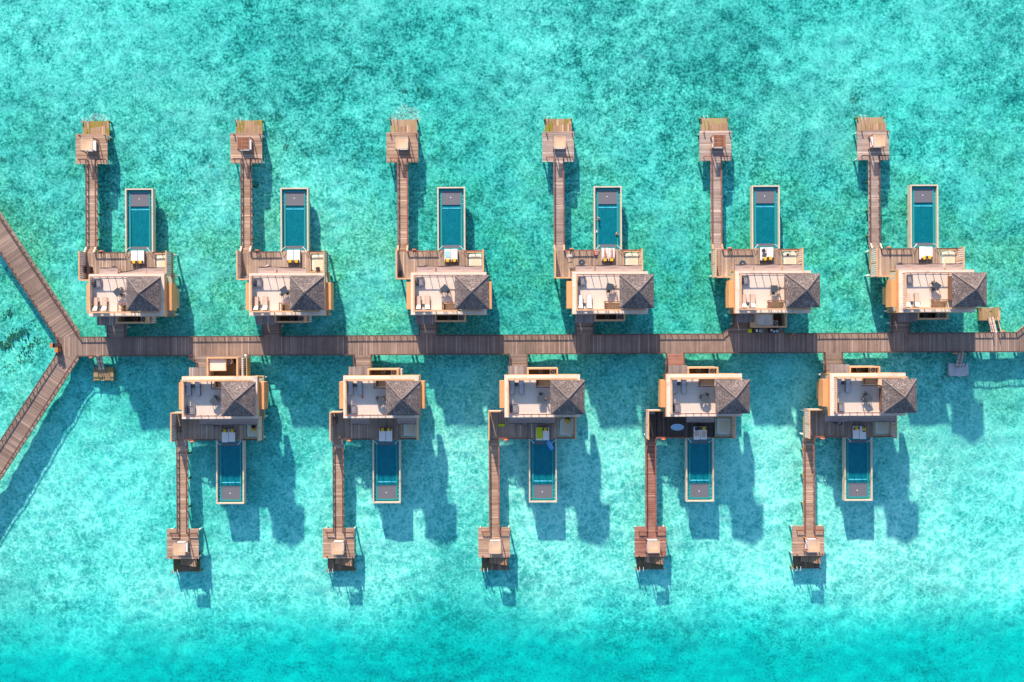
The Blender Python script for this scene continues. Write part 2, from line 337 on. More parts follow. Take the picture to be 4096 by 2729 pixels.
# ------------------------------------------------------------------ mesh helpers
class MB:
    def __init__(s, sy=1): s.v = []; s.f = []; s.mi = []; s.sy = sy
    def _add(s, vs, fs, mi=0):
        b = len(s.v); s.v += [(x, y * s.sy, z) for x, y, z in vs]; s.f += [tuple(i + b for i in f) for f in fs]; s.mi += [mi] * len(fs)
        return s
    def box(s, x0, x1, y0, y1, z0, z1, mi=0):
        vs = [(x, y, z) for z in (z0, z1) for y in (y0, y1) for x in (x0, x1)]
        return s._add(vs, [(0, 2, 3, 1), (4, 5, 7, 6), (0, 1, 5, 4), (2, 6, 7, 3), (0, 4, 6, 2), (1, 3, 7, 5)], mi)
    def beam(s, p, q, w, h, mi=0):
        """box along p->q (centre line of its top), w wide, h deep"""
        p, q = Vector(p), Vector(q); d = (q - p).normalized(); n = Vector((-d.y, d.x, 0))
        n = n.normalized() if n.length > 1e-6 else Vector((1, 0, 0)); u = Vector((0, 0, -h)); n *= w / 2
        vs = [p - n, p + n, q + n, q - n]; vs = [tuple(a) for a in vs] + [tuple(a + u) for a in vs]
        return s._add(vs, [(0, 1, 2, 3), (7, 6, 5, 4), (0, 4, 5, 1), (1, 5, 6, 2), (2, 6, 7, 3), (3, 7, 4, 0)], mi)
    def tube(s, p, q, r, n=8, r2=None, mi=0):
        p, q = Vector(p), Vector(q); d = (q - p).normalized(); a = d.orthogonal().normalized(); b = d.cross(a); r2 = r if r2 is None else r2
        vs = []
        for c, rr in ((p, r), (q, r2)):
            for i in range(n):
                t = 2 * math.pi * i / n; vs.append(tuple(c + a * math.cos(t) * rr + b * math.sin(t) * rr))
        fs = [(i, (i + 1) % n, n + (i + 1) % n, n + i) for i in range(n)] + [tuple(range(n))[::-1], tuple(range(n, 2 * n))]
        return s._add(vs, fs, mi)
    def path(s, pts, r, n=6, mi=0):
        for a, b in zip(pts, pts[1:]): s.tube(a, b, r, n, mi=mi)
        return s
    def prism(s, poly, z0, z1, mi=0):
        n = len(poly); vs = [(x, y, z0) for x, y in poly] + [(x, y, z1) for x, y in poly]
        return s._add(vs, [tuple(range(n))[::-1], tuple(range(n, 2 * n))] + [(i, (i + 1) % n, n + (i + 1) % n, n + i) for i in range(n)], mi)
    def frame(s, x0, x1, y0, y1, z0, z1, w, mi=0):
        s.box(x0, x1, y0, y0 + w, z0, z1, mi); s.box(x0, x1, y1 - w, y1, z0, z1, mi)
        s.box(x0, x0 + w, y0 + w, y1 - w, z0, z1, mi); return s.box(x1 - w, x1, y0 + w, y1 - w, z0, z1, mi)
    def disc(s, x, y, z0, z1, r, n=24, ry=None, mi=0):
        ry = r if ry is None else ry
        return s.prism([(x + r * math.cos(2 * math.pi * i / n), y + ry * math.sin(2 * math.pi * i / n)) for i in range(n)], z0, z1, mi)
    def torus(s, c, R0, r, n=28, m=10, axis='z', sx=1.0, mi=0):
        vs = []; fs = []
        for i in range(n):
            a = 2 * math.pi * i / n
            for j in range(m):
                b = 2 * math.pi * j / m; rr = R0 + r * math.cos(b); x, y, z = rr * math.cos(a) * sx, rr * math.sin(a), r * math.sin(b)
                if axis == 'y': x, y, z = x, z, y
                vs.append((c[0] + x, c[1] + y, c[2] + z))
        for i in range(n):
            for j in range(m): fs.append((i * m + j, ((i + 1) % n) * m + j, ((i + 1) % n) * m + (j + 1) % m, i * m + (j + 1) % m))
        return s._add(vs, fs, mi)
    def soft(s, x0, x1, y0, y1, z0, z1, e=0.06, mi=0):
        """cushion: box with rounded plan corners and crowned edges"""
        def ring(ins, z):
            pts = []
            for (cx, cy, a0) in ((x1 - e - ins, y1 - e - ins, 0), (x0 + e + ins, y1 - e - ins, 90), (x0 + e + ins, y0 + e + ins, 180), (x1 - e - ins, y0 + e + ins, 270)):
                for k in range(4):
                    a = R(a0 + 30 * k); pts.append((cx + e * math.cos(a), cy + e * math.sin(a), z))
            return pts
        hh = z1 - z0; q = min(e * .5, (x1 - x0) * .2)
        rs = [ring(q * .7, z0), ring(0, z0 + hh * .25), ring(0, z0 + hh * .75), ring(q * .7, z1)]
        n = 16; vs = sum(rs, []); fs = []
        for k in range(3):
            for i in range(n): fs.append((k * n + i, k * n + (i + 1) % n, (k + 1) * n + (i + 1) % n, (k + 1) * n + i))
        fs += [tuple(range(n))[::-1], tuple(range(3 * n, 4 * n))]
        return s._add(vs, fs, mi)
    def mesh(s, name):
        me = bpy.data.meshes.new(name); me.from_pydata(s.v, [], s.f)
        bm = bmesh.new(); bm.from_mesh(me); bmesh.ops.recalc_face_normals(bm, faces=bm.faces); bm.to_mesh(me); bm.free()
        if len(set(s.mi)) > 1:
            for p, i in zip(me.polygons, s.mi): p.material_index = i
        return me

CACHE = {}
def part(name, key, fn, mats, parent=None, loc=(0, 0, 0), rz=0.0, smooth=False, label=None):
    """one mesh object; the same key shares one mesh"""
    mats = mats if isinstance(mats, (list, tuple)) else [mats]
    k = (key, tuple(mats)) if key is not None else None
    me = CACHE.get(k) if k else None
    if me is None:
        mb = fn(); me = mb if isinstance(mb, bpy.types.Mesh) else mb.mesh(name)
        for m in mats: me.materials.append(M[m])
        if smooth:
            for p in me.polygons: p.use_smooth = True
        if k: CACHE[k] = me
    o = bpy.data.objects.new(name, me); COL.objects.link(o); o.parent = parent; o.location = loc; o.rotation_euler = (0, 0, rz)
    if label: o['label'] = label
    return o
def thing(name, label, cat, loc=(0, 0, 0), rz=0.0, group=None):
    o = bpy.data.objects.new(name, None); COL.objects.link(o); o.location = loc; o.rotation_euler = (0, 0, rz); o.empty_display_size = 0.3
    o['label'] = label; o['category'] = cat
    if group: o['group'] = group
    return o
def tag(o, label, cat, group=None):
    o['label'] = label; o['category'] = cat
    if group: o['group'] = group
    return o
def struct(name, mb, mat, **kw):
    o = part(name, None, lambda: mb, mat, **kw); o['kind'] = 'structure'; return o

# ------------------------------------------------------------------ sea, sea bed
S = 3000.0
def sea_floor():
    from mathutils import noise as mn
    def dep(y): return -.60 if y > -6 else (-.60 - .38 * min(1, (-6 - y) / 22) - (.5 * min(1, (-44 - y) / 30) if y < -44 else 0))
    x0, x1, y0, y1, st = -92.0, 92.0, -64.0, 64.0, 0.5; nx, ny = int((x1 - x0) / st), int((y1 - y0) / st)
    vs = []; fs = []
    for j in range(ny + 1):
        y = y0 + j * st; d0 = dep(y); ey = min(1, (j) / 16, (ny - j) / 16)
        for i in range(nx + 1):
            x = x0 + i * st; e = min(ey, i / 16, (nx - i) / 16)
            h = mn.noise(Vector((x * .55, y * .55, 3.1))) * .16 + mn.noise(Vector((x * .16, y * .16, 8.7))) * .20
            vs.append((x, y, d0 + h * e))
    for j in range(ny):
        for i in range(nx): q = j * (nx + 1) + i; fs.append((q, q + 1, q + nx + 2, q + nx + 1))
    B = len(vs); vs += [(-S, -S, -1.75), (S, -S, -1.75), (S, S, -1.75), (-S, S, -1.75)]; fs.append((B, B + 1, B + 2, B + 3))
    me = bpy.data.meshes.new('sea_floor'); me.from_pydata(vs, [], fs)
    for p in me.polygons: p.use_smooth = True
    return me
struct('sea_floor', sea_floor(), 'bed')
me = bpy.data.meshes.new('sea_water'); me.from_pydata([(-S, -S, 0), (S, -S, 0), (S, S, 0), (-S, S, 0)], [], [(0, 1, 2, 3)])
struct('sea_water', me, 'sea')

# ------------------------------------------------------------------ rails
def rail(parent, pts, z, h, capw, mats, step=1.12, posts=True, name='handrail', post='post', skip_last=False, ph=None, sub=False):
    """low timber rail: one cap mesh, each post a mesh of its own. pts: plan points, already mirrored"""
    def cap():
        mb = MB()
        for a, b in zip(pts, pts[1:]):
            d = (Vector(b) - Vector(a)).normalized() * capw * .5
            mb.beam((a[0] - d.x, a[1] - d.y, z + h + rnd.uniform(0, .002)), (b[0] + d.x, b[1] + d.y, z + h + rnd.uniform(0, .002)), capw, 0.06)
        return mb
    o = part(name, None, cap, mats[0], parent)
    host = o if sub else parent
    if posts:
        for a, b in zip(pts, pts[1:]):
            a, b = Vector(a), Vector(b); L = (b - a).length; n = max(1, round(L / step))
            for i in range(n + (0 if skip_last else 1)):
                p = a.lerp(b, i / n)
                part(post, ('post', round(h, 2), round(ph or .1, 2)), lambda: MB().box(-(ph or .1) / 2, (ph or .1) / 2, -(ph or .1) / 2, (ph or .1) / 2, -0.18, h - .062), mats[1], host, (p.x, p.y, z))
    return o

# ------------------------------------------------------------------ villas
NTH = ['first', 'second', 'third', 'fourth', 'fifth', 'sixth']
TOPX = [-64.13, -39.83, -15.3, 9.19, 33.9, 58.7]; TOPY = 10.45
BOTX = [-50.1, -25.62, -1.17, 23.4, 48.2]; BOTY = -11.57
VILLAS = [dict(row='upper', i=i, x=x, y=TOPY, s=1) for i, x in enumerate(TOPX)] + [dict(row='lower', i=i, x=x, y=BOTY, s=-1) for i, x in enumerate(BOTX)]
for v in VILLAS: v['d'] = f"{NTH[v['i']]} {v['row']} villa from the fork"

def hip_roof(s):
    """square hip roof in real overlapping courses"""
    def f():
        mb = MB(s); cx, cy, a, z0, z1, n = 9.38, -3.15, 2.55, 8.05, 9.70, 18
        def pt(side, t, u):       # side 0 N 1 E 2 S 3 W; t 0 eave 1 apex; u -1..1
            r = a * (1 - t)
            return {0: (cx + u * r, cy + r), 1: (cx + r, cy - u * r), 2: (cx - u * r, cy - r), 3: (cx - r, cy + u * r)}[side]
        for side in range(4):
            for k in range(n):
                t0, t1 = k / n, (k + 1) / n; lift = 0.035
                za, zb = z0 + (z1 - z0) * t0 + lift, z0 + (z1 - z0) * t1
                A, B = pt(side, t0, -1), pt(side, t0, 1); C, D = pt(side, min(1, t1), 1), pt(side, min(1, t1), -1)
                vs = [(*A, za), (*B, za), (*C, zb), (*D, zb), (*A, za - .05), (*B, za - .05)]
                fs = [(0, 1, 2, 3) if k < n - 1 else (0, 1, 2), (0, 4, 5, 1)]
                mb._add(vs, fs, 0 if side in (0, 2) else 1)
        r = a; mb.box(cx - r + .02, cx + r - .02, cy - r + .02, cy + r - .02, z0 - .14, z0 - .02, 1)
        me = bpy.data.meshes.new('hip_roof'); me.from_pydata(mb.v, [], mb.f)
        bm = bmesh.new(); bm.from_mesh(me); bmesh.ops.recalc_face_normals(bm, faces=bm.faces); bm.to_mesh(me); bm.free()
        for p, i in zip(me.polygons, mb.mi): p.material_index = i
        return me
    return f

AWN = {('upper', 0): [(.7, 3.5, 0, 0), (3.75, 7.9, -.75, 0), (7.95, 11.0, 0, 0)], ('upper', 1): [(.8, 3.6, 0, 0), (3.8, 8.2, 0, -.25)],
       ('upper', 2): [(.7, 3.5, 0, 0), (3.8, 7.9, 0, 0), (7.95, 10.9, 0, 0)], ('upper', 3): [(.7, 3.5, 0, 0), (3.75, 7.9, 0, 0), (7.95, 10.9, 0, 0)],
       ('upper', 4): [(.5, 3.3, 0, 0), (3.45, 7.6, 0, 0), (7.8, 10.8, 0, 0)], ('upper', 5): [(.5, 3.1, 0, 0), (3.15, 7.8, 0, 0), (8.1, 10.7, 0, 0)],
       ('lower', 0): [(2.0, 6.2, 0, 0), (6.25, 11.0, 0, 0)], ('lower', 1): [(.85, 3.6, 0, 0), (7.9, 10.9, 0, 0)], ('lower', 2): [(.7, 3.7, 0, 0), (3.75, 7.7, 0, 0)],
       ('lower', 3): [(3.4, 7.7, 0, 0)], ('lower', 4): [(-.1, 3.5, 0, 0), (3.55, 7.6, 0, 0), (7.7, 10.8, 0, 0)]}

def slats(mb, x, y0, y1, z0, z1, step=.25, along='y', th=.07, gap=.09):
    n = int((y1 - y0) / step)
    if along == 'y': mb.box(x - .012, x + .012, y0, y1, z0 + .01, z1 - .01, 1)
    else: mb.box(y0, y1, x - .012, x + .012, z0 + .01, z1 - .01, 1)
    for k in range(n):
        a = y0 + (y1 - y0) * k / n; b = a + (y1 - y0) / n - gap
        if along == 'y': mb.box(x - th / 2, x + th / 2, a, b, z0, z1)
        else: mb.box(a, b, x - th / 2, x + th / 2, z0, z1)
    return mb

def big_yard(v): return (v['row'], v['i']) in (('upper', 4), ('lower', 0))
def build_villa(v):
    s = v['s']; k = v['row']; O = thing('overwater_villa', {
        ('upper', 0): 'two storey villa with shingle hip roof, first upper villa from the fork'}.get((k, v['i']),
        f"two storey villa with roof terrace and shingle hip roof, {v['d']}"), 'villa', (v['x'], v['y'], 0), 0, 'villas along the boardwalk')
    def p(name, fn, mat, key=None, **kw):
        return part(name, (name, key, k), lambda: fn(MB(s)), mat, kw.pop('parent', O), **kw)
    # base, walls, side boxes
    p('base_slab', lambda m: m.box(.34, 11.15, -6.25, .35, 1.55, 1.93), 'glassy')
    p('edge_beam', lambda m: m.frame(.2, 11.29, -6.35, .45, 1.45, 2.02, .2), 'olive')
    for q, (sx, sy_) in enumerate([(x, y) for x in (.55, 5.7, 11.0) for y in (-6.0, -2.9, .1)]):
        part('stilt', ('stilt', 4.0), lambda: MB().tube((0, 0, -1.5), (0, 0, 1.5), .17, 12), 'stilt', O, (sx, sy_ * s, 0), smooth=False)
    for sx, sy_ in ((-2.3, 3.4), (-2.3, -.4), (3.2, 3.3), (8.2, 3.3), (10.8, 3.4)):
        part('stilt', ('stilt', 4.0), lambda: MB().tube((0, 0, -1.5), (0, 0, 1.5), .17, 12), 'stilt', O, (sx, sy_ * s, 0))
    p('wall', lambda m: m.box(1.15, 10.3, -6.05, -.15, 1.93, 4.9), 'wall')
    for a, b in ((1.6, 3.2), (4.2, 7.6), (8.2, 10.0)):
        w = part('sliding_door', ('sd', a, k), lambda: MB(s).frame(a, b, -.14, -.05, 2.0, 4.3, .08), 'rail_brown', O) if False else None
        w = part('sliding_door', ('sd', a, k), lambda: MB(s).box(a, b, -.148, -.09, 2.02, 4.3), 'trim', O)
        part('pane', ('sdp', a, k), lambda: MB(s).box(a + .1, (a + b) / 2 - .05, -.089, -.075, 2.12, 4.2).box((a + b) / 2 + .05, b - .1, -.089, -.075, 2.12, 4.2), 'darktop', w)
    p('entry_door', lambda m: m.box(1.7, 2.8, -6.11, -6.052, 2.0, 4.2), 'binwood')
    # terrace slab, ledge, fascia
    def ledge(m):
        return m.frame(0, 11.45, -6.4, 0, 4.93, 5.75, .62)
    p('terrace_slab', lambda m: m.box(.62, 10.83, -4.62, -.62, 4.91, 5.66).box(.62, 4.82, -5.78, -4.62, 4.91, 5.66).box(7.35, 10.83, -5.78, -4.62, 4.91, 5.66), 'wall')
    p('ledge', ledge, 'ledge')
    p('fascia', lambda m: m.frame(-.035, 11.485, -6.435, .035, 4.86, 5.62, .034), 'fascia')
    p('terrace_floor', lambda m: m.box(.62, 10.83, -4.62, -.62, 5.664, 5.70).box(.62, 4.82, -5.78, -4.62, 5.664, 5.70), 'floor')
    for sx in (0, 1):
        x0, x1 = ((-.77, -.04) if sx == 0 else (11.49, 12.22))
        p('side_bay', lambda m: m.box(x0, x1, -5.5, -1.35, 3.1, 4.95), 'fascia', key=sx)
    bw = p('bath_box', lambda m: m.frame(-.27, 1.15, -5.0, -2.25, .9, 1.9, .14), 'trim', key='w')
    part('glass_cover', ('gcov', k), lambda: MB(s).box(-.12, 1.0, -4.85, -2.4, 1.5, 1.72), 'glassy', bw)
    be = p('bath_box', lambda m: m.box(10.3, 11.72, -5.0, -2.0, .9, 1.86), 'trim', key='e')
    part('cover_slab', ('cslab', k), lambda: MB(s).box(10.25, 11.8, -5.05, -1.95, 1.865, 1.93), 'slab', be)
    # sea side terrace rail, west/east slatted rails, screen on the entry side
    r = rail(O, [(.58, -.5 * s), (10.87, -.5 * s)], 5.7, .98, .13, ('rail_red', 'rail_red'), 1.14, name='terrace_railing', post='baluster', sub=True, ph=.09)
    for x0 in (.58, 10.87):
        o = p('side_railing', lambda m: m.box(x0 - .11, x0 + .11, -5.72, -.42, 6.62, 6.70), 'trim', key=x0)
        part('slat_panel', ('trs', x0, k), lambda: slats(MB(s), x0, -5.7, -.6, 5.76, 6.62, .31), ['slat', 'rail_orange'], o)
    o = p('privacy_screen', lambda m: m.box(.47, 10.98, -5.97, -5.75, 7.28, 7.36).box(.5, 7.0, -5.93, -5.80, 5.98, 6.06), 'trim')
    part('screen_board', ('scr', k), lambda: MB(s).box(.55, 6.95, -5.9, -5.83, 6.06, 7.28), 'slat', o)
    for x0 in (.62, 2.2, 3.8, 5.4, 6.95):
        part('screen_post', ('scp',), lambda: MB().box(-.06, .06, -.06, .06, 5.71, 7.28), 'trim', o, (x0, -5.87 * s + .0, 0))
    # stairwell
    st = p('staircase', lambda m: [m.box(5.0 + .30 * i, 5.16 + .30 * i, -5.72, -4.74, 4.95 - .17 * i, 5.0 - .17 * i) for i in range(9)] and m, 'stair')
    part('stair_wall', ('stw', k), lambda: MB(s).box(4.84, 4.92, -5.76, -4.64, 3.2, 5.72).box(4.92, 7.6, -4.72, -4.64, 3.2, 5.72), 'wall', st)
    part('stair_floor', ('stf', k), lambda: MB(s).box(4.92, 8.3, -5.76, -4.72, 3.1, 3.14), 'yardfloor', st)
    o = p('stair_railing', lambda m: m.box(4.76, 4.9, -5.72, -4.5, 6.56, 6.64).box(4.9, 7.3, -4.62, -4.5, 6.56, 6.64), 'rail_red')
    for x0, y0 in ((4.83, -4.56), (6.1, -4.56), (7.2, -4.56), (4.83, -5.3)):
        part('baluster', ('post', .8, .08), lambda: MB().box(-.04, .04, -.04, .04, 0, .86), 'rail_red', o, (x0, y0 * s, 5.7))
    # room under the hip roof
    p('roof_room_wall', lambda m: m.box(7.42, 10.75, -4.6, -.95, 5.7, 7.93).box(8.3, 10.75, -5.6, -4.6, 5.7, 7.93), 'room')
    hr = part('hip_roof', ('hip', k), hip_roof(s), ['sh_x', 'sh_y'], O)
    for cx_, cy_ in ((-1, -1), (-1, 1), (1, -1), (1, 1)):
        part('ridge_cap', ('rc', cx_, cy_, k), lambda: MB(s).beam((9.38 + cx_ * 2.55, -3.15 + cy_ * 2.55, 8.13), (9.38 + cx_ * .02, -3.15 + cy_ * .02, 9.78), .15, .09), 'ridge', hr)
    p('porch_roof', lambda m: m.box(.55, 3.45, -7.75, -6.3, 4.32, 4.42), 'porch')
    # sea deck with fences
    wet = (k, v['i']) == ('lower', 3)
    p('sea_deck', lambda m: m.prism([(-2.55, -.75), (.2, -.75), (.2, .45), (8.25, .45), (8.25, 2.1), (8.25, 3.6), (-2.55, 3.6)][::1], 1.78, 2.0), 'deck_wet' if wet else 'deck', key=wet)
    p('deck_joist', lambda m: m.frame(-2.6, 11.05, -.8 if False else .5, 3.66, 1.5, 1.76, .16), 'olive')
    for x0, xs in ((-2.46, 'w'), (10.92, 'e')):
        ya = -.75 if xs == 'w' else -.1
        o = p('side_fence', lambda m: m.box(x0 - .1, x0 + .1, ya, 3.72, 3.86, 3.93).box(x0 - .05, x0 + .05, ya, 3.72, 2.0, 2.1), 'trim', key=xs)
        part('slat_panel', ('fsl', xs, k), lambda: slats(MB(s), x0, ya + .1, 3.65, 2.1, 3.86, .31), ['slat', 'rail_orange'], o)
        for y0 in (ya + .05, (ya + 3.6) / 2, 3.66):
            part('fence_post', ('fp',), lambda: MB().box(-.06, .06, -.06, .06, 1.6, 3.86), 'trim', o, (x0, y0 * s, 0))
    o = p('return_fence', lambda m: m.box(-2.36, .1, -.85, -.65, 3.86, 3.93), 'trim')
    part('slat_panel', ('fsl', 'r', k), lambda: slats(MB(s), -.75, -2.3, .1, 2.1, 3.86, .31, 'x'), ['slat', 'rail_orange'], o)
    caps = ('rail_red', 'rail_red') if v['i'] in (2, 3, 4) else ('rail_brown', 'rail_brown')
    rail(O, [(-.9, 3.6 * s), (3.62, 3.6 * s)], 2.0, .46, .2, caps, 1.1, name='deck_railing', sub=True)
    rail(O, [(8.2, 3.6 * s), (10.82, 3.6 * s)], 2.0, .46, .2, caps, 1.25, name='deck_railing', sub=True)
    # net bed hung over the water in the deck's corner
    o = p('net_frame', lambda m: m.frame(8.27, 10.85, .5, 3.5, 1.86, 2.03, .13), 'trim')
    part('net_bed', ('nb', k), lambda: MB(s).soft(8.62, 10.6, .72, 3.2, 1.93, 1.97, .25), 'net', o, smooth=False)
    part('net_centre', ('nbc', k), lambda: MB(s).soft(8.92, 10.36, 1.0, 2.85, 1.972, 1.985, .08), 'net_in', o)
    def lacing(m):
        for i in range(10):
            y = .85 + i * .245; m.tube((8.38, y, 1.95), (8.7, y + .1, 1.96), .02, 5); m.tube((10.74, y, 1.95), (10.5, y + .1, 1.96), .02, 5)
        for i in range(8):
            x = 8.8 + i * .22; m.tube((x, 3.4, 1.95), (x + .08, 3.15, 1.96), .02, 5); m.tube((x, .6, 1.95), (x + .08, .8, 1.96), .02, 5)
        return m
    part('net_lacing', ('lace', k), lambda: lacing(MB(s)), 'cream', o)
    # mesh awnings over the doors
    for q, (a, b, da, db) in enumerate(AWN[(k, v['i'])]):
        def cloth():
            mb = MB(s); n = 12; top = []; 
            for i in range(n + 1):
                u = i / n; x = a + (b - a) * u; e = 1.12 + da * (1 - u) + db * u
                for y, z in ((-.1, 4.02), (e * .5, 3.90 - .06 * math.sin(u * math.pi)), (e, 3.84 - .04 * math.sin(u * math.pi * 2))): top.append((x, y, z))
            N = len(top); vs = top + [(x, y, z - .02) for x, y, z in top]; fs = []
            for i in range(n):
                for j in range(2):
                    q0 = i * 3 + j; fs += [(q0, q0 + 3, q0 + 4, q0 + 1), (N + q0, N + q0 + 1, N + q0 + 4, N + q0 + 3)]
                fs += [(i * 3 + 2, i * 3 + 5, N + i * 3 + 5, N + i * 3 + 2), (i * 3, N + i * 3, N + i * 3 + 3, i * 3 + 3)]
            fs += [(0, 1, N + 1, N), (1, 2, N + 2, N + 1), (n * 3, N + n * 3, N + n * 3 + 1, n * 3 + 1), (n * 3 + 1, N + n * 3 + 1, N + n * 3 + 2, n * 3 + 2)]
            return mb._add(vs, fs)
        o = part('mesh_awning', ('awn', a, b, da, db, k), cloth, 'awn', O)
        part('awning_rod', ('awr', a, b, da, db, k), lambda: MB(s).tube((a, 1.14 + da, 3.85), (b, 1.14 + db, 3.85), .035, 6), 'dark', o)
        for x, e in ((a + .1, da), (b - .1, db)):
            part('awning_prop', ('awp', e, k), lambda: MB(s).tube((0, 1.12 + e, 3.82), (0, .0, 2.9), .025, 6), 'postlight', o, (x, 0, 0))
    # service yard
    y0, y1, x0, x1 = (-8.55, -6.3, 3.35, 8.2) if big_yard(v) else (-7.42, -6.3, 3.5, 8.15)
    if (k, v['i']) == ('lower', 0): y0, x1 = -9.3, 8.05
    t = .16
    o = part('service_yard', ('yard', k, y0, x1), lambda: MB(s).box(x0 + t, x1 - t, y0, y0 + t, 1.9, 4.42).box(x0, x0 + t, y0, y1, 1.9, 4.42).box(x1 - t, x1, y0, y1, 1.9, 4.42), 'wall', O)
    part('yard_coping', ('yardc', k, y0, x1), lambda: MB(s).box(x0 + t, x1 - t, y0 - .04, y0 + t + .04, 4.423, 4.5).box(x0 - .04, x0 + t + .04, y0 - .04, y1, 4.42, 4.503).box(x1 - t - .04, x1 + .04, y0 - .04, y1, 4.42, 4.503), 'trim', o)
    part('yard_floor', ('yardf', k, y0, x1), lambda: MB(s).box(x0 - .05, x1 + .05, y0 - .05, y1, 1.6, 1.96), 'yardfloor', o)
    if big_yard(v):
        part('store_roof', ('store', k, y0), lambda: MB(s).box(x0 + .3, x0 + 2.75, y0 + .3, y0 + 2.0, 4.0, 4.2), 'ledge', o)
        part('store_trim', ('storet', k, y0), lambda: MB(s).frame(x0 + .2, x0 + 2.85, y0 + .2, y0 + 2.1, 3.9, 4.26, .1), 'trim', o)
    if (k, v['i']) == ('lower', 0):
        o2 = part('side_wall', ('swl', k), lambda: MB(s).box(9.05, 9.2, y0, y1, 1.9, 3.6), 'olive', O)
        part('slat_panel', ('swls', k), lambda: slats(MB(s), 8.6, y0 + .1, y1 - .05, 2.0, 4.0, .27, th=.25), ['slat', 'rail_orange'], o2)
    else:
        part('slat_panel', ('ysl', k), lambda: slats(MB(s), x1 + .3, y0 + .06, y1, 2.0, 3.3, .25, th=.22), ['slat', 'rail_orange'], o) if v['i'] in (0, 1) else None
    v['yard'] = (x0, x1, y0, y1)
    return O

# ------------------------------------------------------------------ other things of a villa plot
ZB = 1.45      # boardwalk level
def W(v, x, y): return (v['x'] + x, v['y'] + y * v['s'])

def build_pool(v):
    s = v['s']; k = v['row']; X, Y = W(v, 0, 0)
    O = thing('plunge_pool', f"long teal plunge pool with cream rim, {v['d']}", 'pool', (X, Y, 0), 0, 'plunge pools jutting from the sea decks')
    g = lambda name, fn, mat, par=O, **kw: part(name, ('pool', name, k), lambda: fn(MB(s)), mat, par, **kw)
    x0, x1, y0, y1 = 3.72, 8.08, 3.75, 13.7
    rim = g('rim', lambda m: m.box(x0, x0 + .21, y0, y1, .95, 1.95).box(x1 - .21, x1, y0, y1, .95, 1.95).box(x0 + .21, x1 - .21, y1 - .21, y1, .95, 1.95), 'rim')
    g('gutter', lambda m: m.box(x0 + .21, x1 - .21, y0, y1 - .21, .6, 1.54), 'teal')
    a0, a1, b0, b1 = 4.22, 7.56, 3.9, 13.3                        # outer faces of the inner basin
    c0, c1, d0, d1 = 4.46, 7.34, 4.2, 13.06
    g('basin', lambda m: m.box(a0, c0, b0, b1, 1.5, 1.66).box(c1, a1, b0, b1, 1.5, 1.66).box(c0, c1, b0, d0, 1.5, 1.66).box(c0, c1, d1, b1, 1.5, 1.66)
      .box(c0, c1, d0, d1, .3, .42).box(c0 - .1, c0, d0, d1, .3, 1.5).box(c1, c1 + .1, d0, d1, .3, 1.5).box(c0, c1, d0 - .1, d0, .3, 1.5).box(c0, c1, d1, d1 + .1, .3, 1.5), 'teal')
    g('lounge_shelf', lambda m: m.box(c0, c1, 10.95, d1, .43, 1.642), 'shelf')
    g('bench', lambda m: m.box(c0, c1, 10.5, 10.945, .43, 1.36), 'teal')
    g('bench_edge', lambda m: m.box(c0, c1, 10.34, 10.496, 1.2, 1.58), 'stepline')
    g('entry_slab', lambda m: m.box(c0, c1, d0 + .004, 4.62, .43, 1.645), 'shelf')
    def steps(m):
        for i in range(4):
            w = .62 - i * .11; y = 4.64 + i * .26; z = 1.46 - i * .13
            m.box(5.85 - w, 5.85 + w, y, y + .25, .43, z)
        return m
    def lines(m):
        for i in range(4):
            w = .62 - i * .11; y = 4.64 + i * .26; z = 1.46 - i * .13
            m.box(5.85 - w, 5.85 + w, y + .16, y + .26, z + .002, z + .03); m.box(5.85 - w, 5.85 - w + .09, y, y + .16, z + .002, z + .03); m.box(5.85 + w - .09, 5.85 + w, y, y + .16, z + .002, z + .03)
        return m
    st = g('pool_steps', steps, 'teal'); part('step_edge', ('sle', k), lambda: lines(MB(s)), 'stepline', st)
    me = lambda: (lambda m: m)(_plane(c0 - .02, c1 + .02, d0 - .02, d1 + .02, 1.63, s))
    part('pool_water', ('pw', k), me, 'poolwater', O)
    for x, y in ((5.8, 12.1), (5.75, 9.2), (5.75, 7.1)):
        part('pool_light', ('pl',), lambda: MB().disc(0, 0, 0, .03, .075, 14), 'stepline', O, (x, y * s, 1.642 if y > 11 else .43))
    for i in range(4):
        for x in (4.11, 7.66):
            part('gutter_light', ('gl',), lambda: MB().disc(0, 0, 0, .03, .05, 10), 'stepline', O, (x, (13.0 - i * .62) * s, 1.545))
    for x, xx in ((3.98, 4.55), (7.84, 7.25)):
        g('pool_handrail', lambda m: m.path([(x, 3.8, 1.95), (x, 3.8, 2.5), (xx, 4.35, 2.3), (xx, 4.35, 1.6)], .035), 'metal', key=None) if False else part('pool_handrail', ('ph', x, k), lambda: MB(s).path([(x, 3.82, 1.9), (x, 3.82, 2.5), (xx, 4.4, 2.3), (xx, 4.4, 1.62)], .035), 'metal', O)
    for x, y in ((4.4, 12.6), (7.4, 12.6), (4.4, 8.5), (7.4, 8.5)):
        part('stilt', ('pst',), lambda: MB().tube((0, 0, -1.5), (0, 0, .65), .2, 12), 'stilt', O, (x, y * s, 0))
    for a, b in ((4.02, 4.9), (6.8, 7.8)): part('side_step', ('ss', a, k), lambda: MB(s).box(a, b, 3.62, 3.88, 1.3, 1.7), 'jetty_grey', O)
    return O
def _plane(x0, x1, y0, y1, z, s):
    me = bpy.data.meshes.new('surface'); pts = [(x0, y0 * s, z), (x1, y0 * s, z), (x1, y1 * s, z), (x0, y1 * s, z)]
    me.from_pydata(pts if s > 0 else pts[::-1], [], [(0, 1, 2, 3)]); return me

